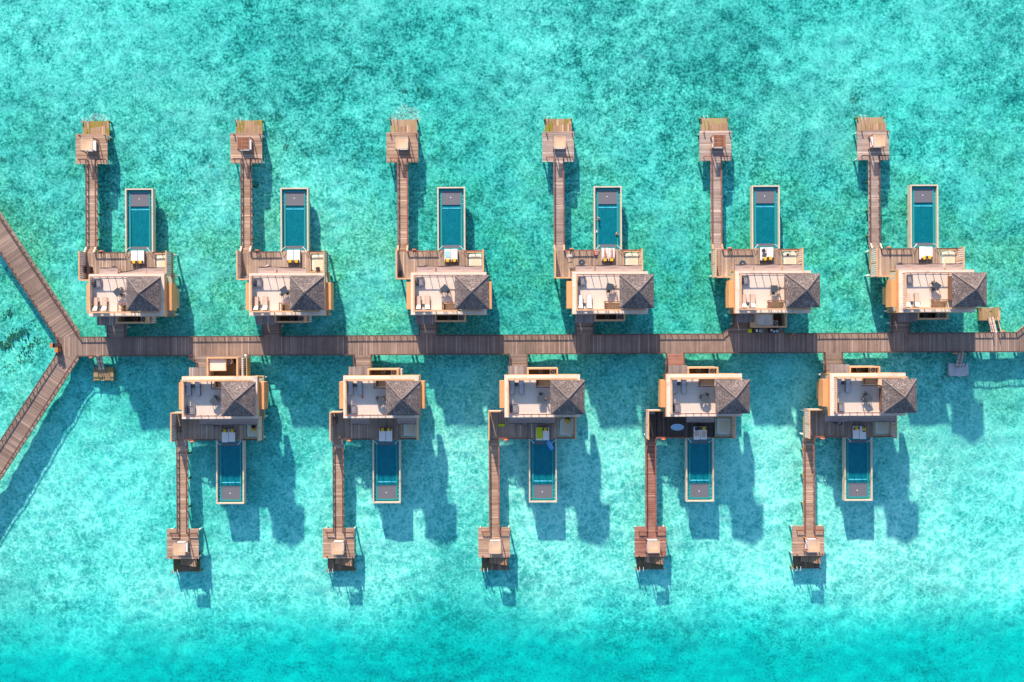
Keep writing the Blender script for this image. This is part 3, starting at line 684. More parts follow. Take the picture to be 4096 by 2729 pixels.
JM = {('upper', 0): 'jetty', ('upper', 1): 'jetty', ('upper', 2): 'jetty', ('upper', 3): 'jetty_grey', ('upper', 4): 'jetty_grey', ('upper', 5): 'jetty_grey',
      ('lower', 0): 'jetty', ('lower', 1): 'jetty', ('lower', 2): 'jetty', ('lower', 3): 'jetty_red', ('lower', 4): 'jetty'}
def build_jetty(v):
    s = v['s']; k = v['row']; i = v['i']; X, Y = W(v, 0, 0); jm = JM[(k, i)]
    look = {'jetty': 'pinkish brown', 'jetty_grey': 'silvery grey', 'jetty_red': 'red oiled'}[jm]
    O = thing('jetty', f"{look} timber jetty and swim deck of the {v['d']}", 'jetty', (X, Y, 0), 0, 'jetties with swim decks')
    g = lambda name, fn, mat, par=O, key=None, **kw: part(name, ('jt', name, key, k), lambda: fn(MB(s)), mat, par, **kw)
    Z = 1.35
    g('walkway_boards', lambda m: m.box(-2.56, -.9, 4.35, 17.7, Z - .14, Z), jm)
    g('walkway_steps', lambda m: m.box(-2.56, -.9, 4.1, 4.345, Z - .05, Z + .17).box(-2.56, -.9, 3.85, 4.1, Z + .1, Z + .34).box(-2.56, -.9, 3.61, 3.85, Z + .25, Z + .5), jm)
    g('swim_deck', lambda m: m.box(-4.28, .70, 17.705, 22.42, Z - .16, Z), jm)
    caps = ('rail_brown', 'rail_brown') if i in (0, 1) and not (k == 'upper' and i == 1) else ('rail_red', 'rail_red')
    if (k, i) in (('upper', 1), ('upper', 0), ('upper', 5)): caps = ('rail_brown', 'rail_brown')
    for x, dx in ((-2.47, -1), (-.99, 1)):
        ex = -3.65 if dx < 0 else .5
        rail(O, [(x, 4.6 * s), (x, 18.3 * s)], Z, .45, .2, caps, 1.12, name='side_rail', sub=True)
        rail(O, [(x, 18.32 * s), (ex, 18.32 * s)], Z, .45, .2, caps, 1.2, name='deck_rail', sub=True)
        part('sloping_rail', ('slr', x, k), lambda: MB(s).beam((x, 3.7, 2.45), (x, 4.6, 1.82), .26, .07), 'postlight' if caps[0] == 'rail_brown' else 'rail_orange', O)
    for x in (-3.6, .4):
        part('stub_post', ('stub',), lambda: MB().box(-.08, .08, -.08, .08, Z - .1, Z + .45), 'rail_red', O, (x, 22.12 * s, 0))
    # lower landing and treads that fan down to it
    lm = {'upper': ('landing' if i in (0, 1, 3) else 'landing_dry'), 'lower': 'landing_grey'}[k]
    g('lower_landing', lambda m: m.box(-3.8, .42, 21.6, 24.75, .02, .16), lm, key=lm)
    n = 8
    for q in range(n):
        x1 = .3 - q * .36; z = 1.2 - q * .13
        g('tread', lambda m: m.box(x1 - .36, x1 - .008, 22.2, 23.72 - (.02 * q), z - .09, z), 'tread', key=q)
    for x in (-3.45, -2.85):
        part('ladder_rail', ('lad', k), lambda: MB(s).path([(0, 24.2, .9), (0, 24.8, .95), (0, 25.02, .6), (0, 25.02, -.8)], .035), 'metal', O, (x, 0, 0))
    g('ladder_rung', lambda m: m.tube((-3.45, 25.02, -.2), (-2.85, 25.02, -.2), .03).tube((-3.45, 25.02, -.5), (-2.85, 25.02, -.5), .03), 'metal')
    for x, y in ((-3.85, 24.7), (.42, 24.7)):
        part('corner_pile', ('cpl',), lambda: MB().tube((0, 0, -1.4), (0, 0, .5), .13, 10), 'pile_wood', O, (x, y * s, 0))
    for x, y in ((-4.0, 22.2), (.5, 22.2), (-4.0, 18.0), (.5, 18.0), (-2.1, 14.5), (-1.35, 14.5), (-2.1, 10), (-1.35, 10), (-2.1, 6), (-1.35, 6)):
        part('pile', ('jp',), lambda: MB().tube((0, 0, -1.5), (0, 0, 1.19), .14, 10), 'stilt' if abs(y - 20) < 3 else 'pile_wood', O, (x, y * s, 0))
    return O

def build_cabana(v):
    s = v['s']; k = v['row']; i = v['i']; X, Y = W(v, -1.62, 20.38); Z = 1.352
    woodtop = (k, i) in (('upper', 1), ('upper', 4))
    lab = f"{'brown board topped' if woodtop else 'tan cloth topped'} daybed cabana on swim deck, {v['d']}"
    O = thing('daybed_cabana', lab, 'cabana', (X, Y, Z), 0, 'daybed cabanas on the swim decks')
    pm = 'rail_orange' if (k, i) in (('lower', 4), ('upper', 5), ('upper', 4)) else 'postwood'
    for a in (-.95, .95):
        for b in (-.95, .95):
            part('post', ('cbp',), lambda: MB().box(-.065, .065, -.065, .065, 0, 1.85), pm, O, (a, b, 0))
    part('top_frame', ('cbf',), lambda: MB().frame(-1.0, 1.0, -1.0, 1.0, 1.76, 1.84, .08), 'postlight', O)
    if woodtop:
        part('roof_boards', ('cbr',), lambda: MB().box(-.9, .9, -.9, -.31, 1.85, 1.9).box(-.9, .9, -.28, .28, 1.85, 1.9).box(-.9, .9, .31, .9, 1.85, 1.9), 'canopy_wood', O)
    else:
        def cl():
            mb = MB(); n = 8; vs = []
            for a in range(n + 1):
                for b in range(n + 1):
                    x, y = -.9 + 1.8 * a / n, -.9 + 1.8 * b / n; vs.append((x, y, 1.82 - .07 * math.cos(x * 1.7) * math.cos(y * 1.7)))
            fs = [(a * (n + 1) + b, (a + 1) * (n + 1) + b, (a + 1) * (n + 1) + b + 1, a * (n + 1) + b + 1) for a in range(n) for b in range(n)]
            me = bpy.data.meshes.new('canopy'); me.from_pydata(vs, [], fs); return me
        part('canopy', ('cbc',), cl, 'canopy', O)
        def lace():
            mb = MB()
            for q in range(13):
                t = -.84 + q * .14
                for (ax, ay, bx, by) in ((t, .9, t + .05, .99), (t, -.9, t + .05, -.99), (.9, t, .99, t + .05), (-.9, t, -.99, t + .05)): mb.tube((ax, ay, 1.81), (bx, by, 1.83), .012, 5)
            return mb
        part('canopy_lacing', ('cbl',), lace, 'cream', O)
    part('bed_base', ('cbb',), lambda: MB().box(-.85, .85, -.85, .85, .14, .34).box(-.75, .75, -.75, .75, 0, .14), 'rail_red' if pm != 'postwood' else 'postwood', O)
    part('mattress', ('cbm',), lambda: MB().soft(-.82, .82, -.82, .82, .342, .55, .08), 'white', O)
    return O

def build_daybed(v):
    X, Y = W(v, 5.86, 2.92); k = (v['row'], v['i'])
    extra = {('upper', 2): ' with a blue towel', ('upper', 3): ' with two sunbathers', ('upper', 4): ' with clothes on it', ('lower', 2): ' with a lemon towel'}.get(k, '')
    O = thing('double_daybed', f"white double daybed{extra} beside the pool, {v['d']}", 'daybed', (X, Y, 2.004), 0, 'white daybeds at the pool ends')
    part('bed_base', ('dbb',), lambda: MB().box(-1.02, 1.02, -1.0, .98, .1, .3).box(-.9, .9, -.8, .8, 0, .1), 'rail_brown', O)
    for a in (-1, 1):
        dy = rnd.uniform(-.04, .04); part('mattress', ('dbm',), lambda: MB().soft(-.5, .5, -1.01, 1.01, 0, .16, .09), 'white', O, (a * .525, dy, .302))
    return O

def bolster(v, dx, y, rz, label, z=2.47, dark='black', body='yellow'):
    X, Y = W(v, dx, y)
    O = thing('bolster_cushion', label, 'cushion', (X, Y, z), rz, 'yellow bolster cushions')
    part('cushion_body', ('bob', body), lambda: MB().soft(-.25, .25, -.24, .24, 0, .2, .1), body, O)
    for a in (-1, 1): part('end_band', ('bob2', a), lambda: MB().soft(min(a * .25, a * .43), max(a * .25, a * .43), -.22, .22, .01, .18, .07), dark, O)
    return O

def build_lounger(v, x, n):
    k = v['row']; up = v['s']; i = v['i']; X, Y = W(v, x, -4.55); white = (k, i) == ('upper', 3)
    pos = 'nearer the stairwell' if n else 'nearer the side rail'
    O = thing('sun_lounger', f"{'white' if white else ('tan' if up > 0 else 'grey')} sun lounger {pos}, terrace of {v['d']}", 'sun lounger', (X, Y, 5.702), 0 if up > 0 else math.pi, 'sun loungers on the roof terraces')
    part('frame', ('lof',), lambda: MB().box(-.38, -.33, -1.0, 1.0, .26, .32).box(.33, .38, -1.0, 1.0, .26, .32).box(-.33, .33, .94, 1.0, .26, .32).box(-.33, .33, -1.0, -.94, .26, .32)
         .box(-.43, -.38, -.75, -.2, .5, .55).box(.38, .43, -.75, -.2, .5, .55), 'dark', O)
    for a in (-.36, .36):
        for b in (-.9, .85): part('leg', ('lol',), lambda: MB().box(-.025, .025, -.025, .025, 0, .262), 'dark', O, (a, b, 0))
        part('arm_support', ('las',), lambda: MB().box(-.02, .02, -.02, .02, .32, .5), 'dark', O, (a * 1.12, -.5, 0))
    sm = 'white' if white else ('tan' if up > 0 else 'grey_pad'); bmn = 'white' if white else ('cream' if up > 0 else 'grey_pad')
    part('seat_pad', ('lsp', sm), lambda: MB().soft(-.34, .34, -.38, .97, .33, .40, .04), sm, O)
    def back():
        mb = MB(); return mb._add([(-.34, -.38, .34), (.34, -.38, .34), (.34, -.98, .62), (-.34, -.98, .62), (-.34, -.38, .42), (.34, -.38, .42), (.34, -.98, .70), (-.34, -.98, .70)],
                                  [(0, 1, 2, 3), (4, 5, 6, 7), (0, 1, 5, 4), (1, 2, 6, 5), (2, 3, 7, 6), (3, 0, 4, 7)])
    part('backrest', ('lbk', bmn), back, bmn, O)
    def rungs():
        mb = MB()
        for q in range(3): mb.tube((-.33, -.90 - q * .07, .55 + q * .06), (.33, -.90 - q * .07, .55 + q * .06), .018, 6)
        return mb.tube((-.34, -.6, .35), (-.34, -1.08, .72), .022, 6).tube((.34, -.6, .35), (.34, -1.08, .72), .022, 6)
    part('back_frame', ('lbf',), rungs, 'dark', O)

def build_side_table(v):
    X, Y = W(v, 1.78, -5.0)
    O = thing('side_table', f"small dark square table between two loungers, terrace of {v['d']}", 'side table', (X, Y, 5.702), 0, 'small tables between the loungers')
    part('table_top', ('stt',), lambda: MB().soft(-.25, .25, -.25, .25, .40, .43, .03), 'darktop', O)
    for a in (-.2, .2):
        for b in (-.2, .2): part('leg', ('stl',), lambda: MB().box(-.02, .02, -.02, .02, 0, .402), 'dark', O, (a, b, 0))

def chair(name, label, x, y, z, rz, group, seat='seat'):
    O = thing(name, label, 'chair', (x, y, z), rz, group)
    part('seat', ('chs', seat), lambda: MB().soft(-.24, .24, -.23, .23, .42, .46, .04), seat, O)
    part('backrest', ('chb', seat), lambda: MB().box(-.23, .23, .24, .29, .52, .86), 'dark', O)
    for a in (-.25, .25):
        part('armrest', ('cha',), lambda: MB().box(-.022, .022, -.24, .27, .63, .66), 'dark', O, (a, 0, 0))
        for b in (-.22, .25): part('leg', ('chl', b > 0), lambda: MB().box(-.02, .02, -.02, .02, 0, .86 if b > 0 else .63), 'dark', O, (a, b, 0))
    return O

TABLES = {('upper', 0): (4.66, -2.78, 42), ('upper', 1): (5.5, -2.65, 35), ('upper', 2): (5.22, -2.5, 45), ('upper', 3): (5.59, -2.34, -14), ('upper', 4): (5.68, -2.75, 0), ('upper', 5): (5.4, -2.5, 55),
          ('lower', 0): (5.1, -2.71, 40), ('lower', 1): (5.8, -2.6, 42), ('lower', 2): (5.5, -2.87, 0), ('lower', 3): (5.7, -2.72, -32), ('lower', 4): (5.5, -2.74, 30)}
# chair bearings from the table, degrees from +X in the picture's plane
CH = {('upper', 0): (38, -38), ('upper', 1): (238, 320), ('upper', 2): (218, -45), ('upper', 3): (-8, -104), ('upper', 4): (0, -96), ('upper', 5): (225, 135),
      ('lower', 0): (28, 75), ('lower', 1): (140, 42), ('lower', 2): (92, -5), ('lower', 3): (150, 62), ('lower', 4): (125, 205)}
def build_dining(v):
    k = (v['row'], v['i']); x, y, a = TABLES[k]; X, Y = W(v, x, y)
    O = thing('dining_table', f"square slate dining table on roof terrace, {v['d']}", 'table', (X, Y, 5.702), R(a), 'square tables on the roof terraces')
    part('table_top', ('dtt',), lambda: MB().box(-.5, .5, -.5, .5, .72, .76), 'darktop', O)
    part('apron', ('dta',), lambda: MB().frame(-.46, .46, -.46, .46, .64, .72, .03), 'dark', O)
    for p_ in (-.43, .43):
        for q in (-.43, .43): part('leg', ('dtl',), lambda: MB().box(-.03, .03, -.03, .03, 0, .72), 'dark', O, (p_, q, 0))
    for n, b in enumerate(CH[k]):
        d = .62; cx, cy = X + d * math.cos(R(b)), Y + d * math.sin(R(b))
        side = ('on the roof side' if math.cos(R(b)) > math.cos(R(CH[k][1 - n])) else 'away from the roof')
        chair('dining_chair', f"dark frame chair {side}, {v['d']}", cx, cy, 5.702, R(b - 90), 'dark chairs at the terrace tables')

def build_tray(v):
    X, Y = W(v, 1.42, -1.4)
    O = thing('stone_tray', f"square grey stone tray with pebble ring, terrace of {v['d']}", 'stone tray', (X, Y, 5.702), 0, 'square stone trays on the roof terraces')
    part('tray', ('try',), lambda: MB().box(-.6, .6, -.64, .64, 0, .22), 'tray', O)
    part('tray_rim', ('tryr',), lambda: MB().frame(-.62, .62, -.66, .66, .1, .27, .06), 'tray', O)
    def peb():
        mb = MB(); r2 = random.Random(3)
        for q in range(52):
            t = q / 52 * 4; sd = int(t); u = (t - sd) * .8 - .4; w = r2.uniform(.36, .44)
            x, y = [(u, w), (w, -u), (-u, -w), (-w, u)][sd]; r = r2.uniform(.025, .045)
            mb.tube((x, y, .2), (x, y, .22 + r), r, 6, r * .5)
        return mb
    part('pebble_ring', ('pbr',), peb, 'grit', O)
    part('shadow_block', ('tbl',), lambda: MB().soft(-.5, -.2, -.5, .45, .222, .34, .06), 'dark', O)  # dark block built in place of the shadow along the tray

ROUND = {('upper', 0): (2.35, 1.0), ('upper', 1): (2.2, .95), ('upper', 2): (2.0, .9), ('upper', 3): (1.71, 1.7), ('upper', 4): (2.0, 1.4), ('upper', 5): (1.7, .95),
         ('lower', 0): (4.0, 1.0), ('lower', 2): (2.4, .92), ('lower', 4): (2.0, 1.05)}
def build_round(v):
    k = (v['row'], v['i'])
    if k not in ROUND: return
    x, y = ROUND[k]; X, Y = W(v, x, y)
    O = thing('round_table', f"round dark table on the sea deck, {v['d']}", 'table', (X, Y, 2.004), 0, 'round tables on the sea decks')
    part('table_top', ('rtt',), lambda: MB().disc(0, 0, .72, .75, .52, 32), 'darktop', O)
    part('pedestal', ('rtp',), lambda: MB().tube((0, 0, .04), (0, 0, .72), .04, 10), 'dark', O)
    part('foot', ('rtf',), lambda: MB().disc(0, 0, 0, .04, .26, 20), 'dark', O)
    part('parasol_cap', ('rtc',), lambda: MB().disc(0, 0, .752, .80, .06, 12), 'white', O)
    chair('deck_chair', f"wooden framed chair at round deck table, {v['d']}", X + .78, Y - .35, 2.004, R(-115), 'chairs at the round deck tables', 'tan')

def life_ring(x, y, z, label, flat=False):
    O = thing('life_ring', label, 'life ring', (x, y, z), 0, 'life rings hung on the rails')
    if flat: part('ring_body', ('lrf',), lambda: MB().torus((0, 0, 0), .28, .08), 'ring', O, smooth=True)
    else:
        part('ring_body', ('lr',), lambda: MB().torus((0, 0, 0), .28, .08, axis='y'), 'ring', O, smooth=True)
        for a in (45, 135, 225, 315):
            part('reflective_band', ('lrb', a), lambda: MB().torus((.28 * math.cos(R(a)), 0, .28 * math.sin(R(a))), .078, .02, 12, 6, 'z' if a in (0,) else 'y'), 'ringw', O)
        part('ring_strap', ('lrs',), lambda: MB().tube((0, -.09, .2), (0, -.12, .45), .02, 6), 'ringw', O)

def build_ac(v):
    x0, x1, y0, y1 = v['yard']; X, Y = W(v, x1 - .75, (y0 + .62) if not big_yard(v) else y0 + .62)
    if big_yard(v): X, Y = W(v, x1 - 1.55, y0 + .65)
    O = thing('air_conditioner', f"air conditioning unit in service yard, {v['d']}", 'air conditioner', (X, Y, 2.865), 0, 'air conditioners in the service yards')
    part('casing', ('acc',), lambda: MB().box(-.42, .42, -.40, .40, .1, .95), 'ac', O)
    part('fan_guard', ('acf',), lambda: MB().torus((0, 0, .97), .33, .02, 28, 6).torus((0, 0, .97), .22, .012, 24, 5).torus((0, 0, .97), .12, .012, 20, 5), 'dark', O)
    part('fan', ('acn',), lambda: MB().disc(0, 0, .951, .958, .33, 28), 'seat', O)
    part('fan_hub', ('ach',), lambda: MB().disc(0, 0, .96, .99, .085, 16), 'ac', O)
    part('feet', ('acff',), lambda: MB().box(-.38, -.28, -.38, .38, -.9, .1).box(.28, .38, -.38, .38, -.9, .1), 'dark', O)
    if not big_yard(v):
        X, Y = W(v, x0 + 2.1, y0 + .58)
        H = thing('hose_reel', f"coiled hose reel in service yard, {v['d']}", 'hose reel', (X, Y, 1.965), 0, 'hose reels in the service yards')
        part('hose_coil', ('hsc',), lambda: MB().torus((0, 0, .55), .26, .06).torus((0, 0, .66), .25, .05), 'slab', H, smooth=True)
        part('reel_stand', ('hsr',), lambda: MB().box(-.2, .2, -.2, .2, 0, .5).box(-.05, .75, -.04, .04, .5, .56), 'darktop', H)

def build_bridge(v):
    k = (v['row'], v['i']); s = v['s']; big = big_yard(v)
    Yb = 1.0 if s > 0 else -2.05                   # boardwalk edge
    O = thing('entry_bridge', f"timber entry bridge from boardwalk to {v['d']}", 'footbridge', (v['x'], Yb, 0), 0, 'entry bridges off the boardwalk')
    L = abs(v['y'] - 6.36 * s - Yb)
    bm = 'jetty_red' if k == ('lower', 3) else 'board_y'
    if big:
        e = 1.05 if k[0] == 'upper' else .28
        poly = [(-.7, .004), (.72, 1.2), (.72, L + .1), (3.3, L + .1), (3.3, e), (8.0, e), (9.2, .004)]
        part('bridge_boards', ('brb', k), lambda: MB(s).prism(poly, ZB - .16, ZB - .002), bm, O)
        rail(O, [(-.75, .1 * s), (.72, 1.2 * s), (.72, (L - .2) * s)], ZB, .43, .18, ('rail_brown', 'rail_brown'), name='side_rail', sub=True)
    else:
        part('bridge_boards', ('brb', round(L, 2), s), lambda: MB(s).box(.72, 3.62, .004, L + .1, ZB - .16, ZB - .002), bm, O)
        for x in (.80, 3.54): rail(O, [(x, .0), (x, (L - (.25 if x < 2 else 1.1)) * s)], ZB, .43, .18, ('rail_brown', 'rail_brown'), name='side_rail', sub=True)
    for x in (.95, 3.4): part('stilt', ('pst2',), lambda: MB().tube((0, 0, -1.5), (0, 0, ZB - .17), .14, 10), 'stilt', O, (x, L * .5 * s, 0))

for v in VILLAS:
    build_villa(v); build_pool(v); build_jetty(v); build_cabana(v); build_daybed(v)
    build_lounger(v, 1.17, 0); build_lounger(v, 2.55, 1); build_side_table(v); build_dining(v); build_tray(v)
    build_round(v); build_ac(v); build_bridge(v)
    X, Y = W(v, .15 if v['s'] > 0 else .15, 3.86)
    life_ring(X, Y, 2.3, f"orange life ring on sea deck rail, {v['d']}")

# bolsters: local x, y, turn
BOL = {('upper', 0): [(5.35, 2.12, 4), (6.35, 2.12, 4)], ('upper', 1): [(5.35, 2.12, 4), (6.35, 2.12, 4)], ('upper', 2): [(5.35, 2.12, 0), (6.4, 2.12, 0)], ('upper', 3): [(5.35, 2.1, 0), (6.4, 2.1, 0)],
       ('upper', 4): [(5.55, 2.12, 14), (6.4, 2.2, -8)], ('upper', 5): [(5.5, 2.14, 22), (6.35, 2.22, -12)], ('lower', 0): [(5.33, 2.2, -4), (6.5, 2.2, -4)], ('lower', 1): [(5.4, 2.12, 0), (6.35, 2.12, 0)],
       ('lower', 2): [(6.3, 2.2, 0)], ('lower', 3): [(5.45, 2.2, 5), (6.4, 2.2, 0)], ('lower', 4): [(5.35, 2.3, 10), (6.55, 2.4, 90)]}
for v in VILLAS:
    k = (v['row'], v['i']); bl = BOL[k]
    for n, (x, y, a) in enumerate(bl):
        lab = f"yellow and brown bolster, {'stairwell side' if n else 'jetty side'} of daybed, {v['d']}" if len(bl) > 1 else f"only yellow bolster showing beside the lemon towel, {v['d']}"
        bolster(v, x, y, R(a), lab, body='black' if (k == ('lower', 3) and n == 0) else 'yellow')

def V(row, i): return VILLAS[i if row == 'upper' else 6 + i]
def cushion(v, x, y, rz, mat, label, z=1.99, s=.3):
    X, Y = W(v, x, y); return tag(part('scatter_cushion', ('scu', mat, s), lambda: MB().soft(-s, s, -s, s, 0, .16, .08), mat, None, (X, Y, z), R(rz)), label, 'cushion', 'cushions on the net beds')
cushion(V('upper', 1), 9.55, .95, 8, 'black', 'black square cushion alone on net bed, second upper villa from the fork')
cushion(V('lower', 0), 9.6, 1.95, 20, 'yellow', 'yellow cushion under a black one on net bed, first lower villa')
cushion(V('lower', 0), 9.7, 1.55, 35, 'black', 'black cushion overlapping a yellow one on net bed, first lower villa', 2.15)
cushion(V('lower', 2), 9.8, .62, 10, 'black', 'black cushion behind the yellow one on net bed, third lower villa')
cushion(V('lower', 2), 9.75, .98, 42, 'yellow', 'yellow cushion turned cornerwise on net bed, third lower villa', 2.15)

# towels, floats, boxes
def towel(v, x, y, w, l, rz, mat, label, z=2.475):
    X, Y = W(v, x, y)
    def f():
        mb = MB(); n = 8; vs = []; r2 = random.Random(int(x * 100))
        for a in range(n + 1):
            for b in range(n + 1):
                vs.append((-w / 2 + w * a / n + r2.uniform(-.03, .03), -l / 2 + l * b / n + r2.uniform(-.04, .04), .02 + r2.uniform(0, .035)))
        N = len(vs); fs = [(a * (n + 1) + b, (a + 1) * (n + 1) + b, (a + 1) * (n + 1) + b + 1, a * (n + 1) + b + 1) for a in range(n) for b in range(n)]
        vs += [(p_[0], p_[1], 0) for p_ in vs]; fs += [tuple(N + q for q in f_)[::-1] for f_ in fs[:n * n]]
        me = bpy.data.meshes.new('towel'); me.from_pydata(vs, [], fs); return me
    return tag(part('beach_towel', None, f, mat, None, (X, Y, z), R(rz)), label, 'towel')
towel(V('upper', 2), 5.3, 3.1, .75, 1.0, 6, 'blue2', 'rumpled pale blue towel on daybed, third upper villa from the fork')
towel(V('lower', 2), 5.38, 2.75, .95, 1.75, 2, 'lemon', 'lemon yellow towel spread over daybed, third lower villa from the fork')
towel(V('upper', 4), 5.35, 3.45, .55, .5, 20, 'dark', 'black garment on daybed, fifth upper villa from the fork')
towel(V('upper', 4), 5.45, 2.8, .6, .65, -10, 'darktop', 'navy clothes in a heap on daybed, fifth upper villa')
towel(V('upper', 4), 9.3, 2.85, .3, .35, 30, 'black', 'small dark garment on net bed, fifth upper villa', 1.99)
towel(V('lower', 3), 5.3, 3.0, .7, .9, 15, 'tan', 'tan stained cloth on daybed, fourth lower villa, jetty side', 2.475)
towel(V('lower', 3), 6.4, 3.1, .6, .9, -8, 'tan', 'tan stained cloth on daybed, fourth lower villa, stairwell side', 2.475)
X, Y = W(V('lower', 2), -.55, 1.55)
tag(part('storage_box', None, lambda: MB().soft(-.5, .5, -.2, .2, 0, .3, .04), 'lemon', None, (X, Y, 2.004), R(-3)), 'lemon yellow box lying on shaded deck, third lower villa', 'box')
def dark_box(v, x, y, label, w=.5, d=.62, h=.55, mat='dark', rz=0):
    X, Y = W(v, x, y); O = thing('deck_box', label, 'box', (X, Y, 2.004), R(rz), 'dark boxes by the deck fences')
    part('box_body', ('dxb', w, d, h, mat), lambda: MB().box(-w / 2, w / 2, -d / 2, d / 2, 0, h), mat, O)
    part('lid', ('dxl', w, d, h, mat), lambda: MB().box(-w / 2 - .03, w / 2 + .03, -d / 2 - .03, d / 2 + .03, h, h + .06), mat, O)
dark_box(V('upper', 0), -1.75, .95, 'dark wicker cube by the deck fence, first upper villa', .8, 1.0, .8, 'black')
dark_box(V('upper', 2), -1.95, .1, 'dark upright box by the deck fence, third upper villa', .45, .8, .7)
dark_box(V('upper', 1), -1.6, -.35, 'low grey box behind the deck fence, second upper villa', .8, .45, .4, 'tray')
dark_box(V('lower', 1), -1.85, .6, 'brown narrow cabinet by the deck fence, second lower villa', .35, 1.1, .8, 'rail_brown')
dark_box(V('lower', 3), -1.7, -.3, 'grey box behind the deck fence, fourth lower villa', .9, .45, .4, 'tray')
# low rack chairs by the west fences
for (row, i, x, y, rz, lab) in (('lower', 0, -1.75, 1.9, 90, 'dark frame chair by deck fence, first lower villa'), ('upper', 3, -.2, 2.75, 8, 'slatted towel rack by the deck rail, fourth upper villa')):
    v = V(row, i); X, Y = W(v, x, y); O = thing('towel_rack', lab, 'towel rack', (X, Y, 2.004), R(rz), None)
    part('rack_frame', ('rk',), lambda: MB().box(-.4, -.36, -.2, .2, 0, .9).box(.36, .4, -.2, .2, 0, .9), 'ringw' if row == 'upper' else 'dark', O)
    for z, y_ in ((.88, -.18), (.88, 0), (.88, .18), (.4, 0)): part('bar', ('rkb',), lambda: MB().box(-.42, .42, -.03, .03, 0, .04), 'ringw' if row == 'upper' else 'dark', O, (0, y_, z))
# pool float, oval board, pink floats
X, Y = W(V('lower', 2), 7.05, 4.75)
O = thing('pool_float', 'bright blue oblong inflatable float lying on the pool edge', 'pool float', (X, Y, 1.70), R(-62))
def oblong(r, ry_, h, z):
    mb = MB(); pts = []
    for q in range(28):
        a = 2 * math.pi * q / 28; cx = .48 if math.cos(a) > 0 else -.48; pts.append((cx + r * math.cos(a), r * math.sin(a), 0))
    n = 28; m = 8; vs = []; fs = []
    for i_, (x, y, _) in enumerate(pts):
        cx = .48 if x > 0 else -.48; d = Vector((x - cx, y, 0)).normalized() if abs(y) > .001 or abs(x) > .48 else Vector((1, 0, 0))
        for j in range(m):
            b = 2 * math.pi * j / m; vs.append((x + d.x * ry_ * math.cos(b), y + d.y * ry_ * math.cos(b), z + ry_ * math.sin(b)))
    for i_ in range(n):
        for j in range(m): fs.append((i_ * m + j, ((i_ + 1) % n) * m + j, ((i_ + 1) % n) * m + (j + 1) % m, i_ * m + (j + 1) % m))
    return mb._add(vs, fs)
part('float_tube', None, lambda: oblong(.30, .10, 0, .12), 'blue', O, smooth=True)
part('float_mat', None, lambda: MB().soft(-.75, .75, -.26, .26, .04, .10, .22), 'blue2', O)
X, Y = W(V('lower', 3), 2.35, 2.0)
O = thing('oval_board', 'pale blue white oval float lying on wet dark deck', 'float', (X, Y, 2.004))
part('float_body', None, lambda: MB().disc(0, 0, 0, .16, .98, 36, .50).torus((0, 0, .14), .47, .06, 36, 8, sx=1.98), 'board_white', O)
part('float_seam', None, lambda: MB().box(-.92, .92, -.012, .012, .16, .175), 'blue2', O)
X, Y = W(V('upper', 4), 10.0, .55)
tag(part('pink_float', None, lambda: MB().torus((0, 0, 0), .36, .14, 28, 10), 'pinkf', None, (X, Y, 2.18), smooth=True), 'pale pink ring float under the awning, fifth upper villa', 'float')
X, Y = W(V('upper', 4), 9.2, .75)
tag(part('orange_cushion', None, lambda: MB().disc(0, 0, 0, .14, .4, 20), 'yellow', None, (X, Y, 1.99)), 'round orange cushion under the awning, fifth upper villa', 'cushion')
X, Y = W(V('upper', 1), 1.7, 1.25)
tag(part('pink_float', None, lambda: MB().torus((0, 0, 0), .26, .1, 24, 8), 'pinkf', None, (X, Y, 2.12), smooth=True), 'small pink ring float beside the round table, second upper villa', 'float')
X, Y = W(V('upper', 3), 4.12, 9.0 - 2.35)
O = thing('toy_drone', 'small white toy drone resting on the pool edge by the swimmers', 'drone', (X, Y, 1.68), R(20))
part('drone_body', None, lambda: MB().soft(-.1, .1, -.08, .08, .05, .13, .04), 'white', O)
for a in range(4): part('drone_arm', ('drn',), lambda: MB().box(.05, .30, -.035, .035, .07, .11), 'white', O, (0, 0, 0), R(45 + 90 * a))
X, Y = W(V('lower', 4), 2.55, 1.15)
towel(V('lower', 4), 3.15, 1.0, .55, .6, 40, 'blue2', 'pale blue towel hanging at the round table, fifth lower villa', 2.8)
towel(V('lower', 1), 2.9, -4.1 + .9, .3, .4, 30, 'ring', 'small red cloth at the foot of a lounger, second lower villa', 5.705)
X, Y = W(V('upper', 3), 3.85, 3.35)
tag(part('flower_garland', None, lambda: MB().torus((0, 0, .1), .22, .09, 18, 6).torus((.12, -.22, .1), .16, .08, 14, 6), 'pink', None, (X, Y, 2.1)), 'heap of pink and red swimwear at the pool corner post', 'swimwear')

# ------------------------------------------------------------------ boardwalk and its branches
struct('boardwalk', MB().box(-71.4, 79.2, -2.12, 1.02, ZB - .2, ZB), 'board')
def strip(a, b, w0, w1, name='boardwalk_branch'):
    """straight branch with boards across its run; a, b centre ends"""
    a, b = Vector(a), Vector(b); d = b - a; L = d.length; ang = math.atan2(d.y, d.x)
    return struct(name, MB().box(0, L, w0, w1, ZB - .21, ZB - .005), 'board', loc=(a.x, a.y, 0), rz=ang)
NWd = Vector((-12.15, 18.6)).normalized(); NWn = Vector((-NWd.y, NWd.x))
NE0, NW0 = Vector((-67.75, .95)), Vector((-71.3, .85))
wN = abs((NW0 - NE0).dot(NWn))
SWd = Vector((-10.2, -15.5)).normalized(); SWn = Vector((-SWd.y, SWd.x)); SE0, SW0 = Vector((-68.05, -2.02)), Vector((-71.35, -1.85))
wS = abs((SW0 - SE0).dot(SWn))
n0 = NE0 + NWd * .0; strip(n0 + NWd * .55, n0 + NWd * 70, -.28, wN + .28)
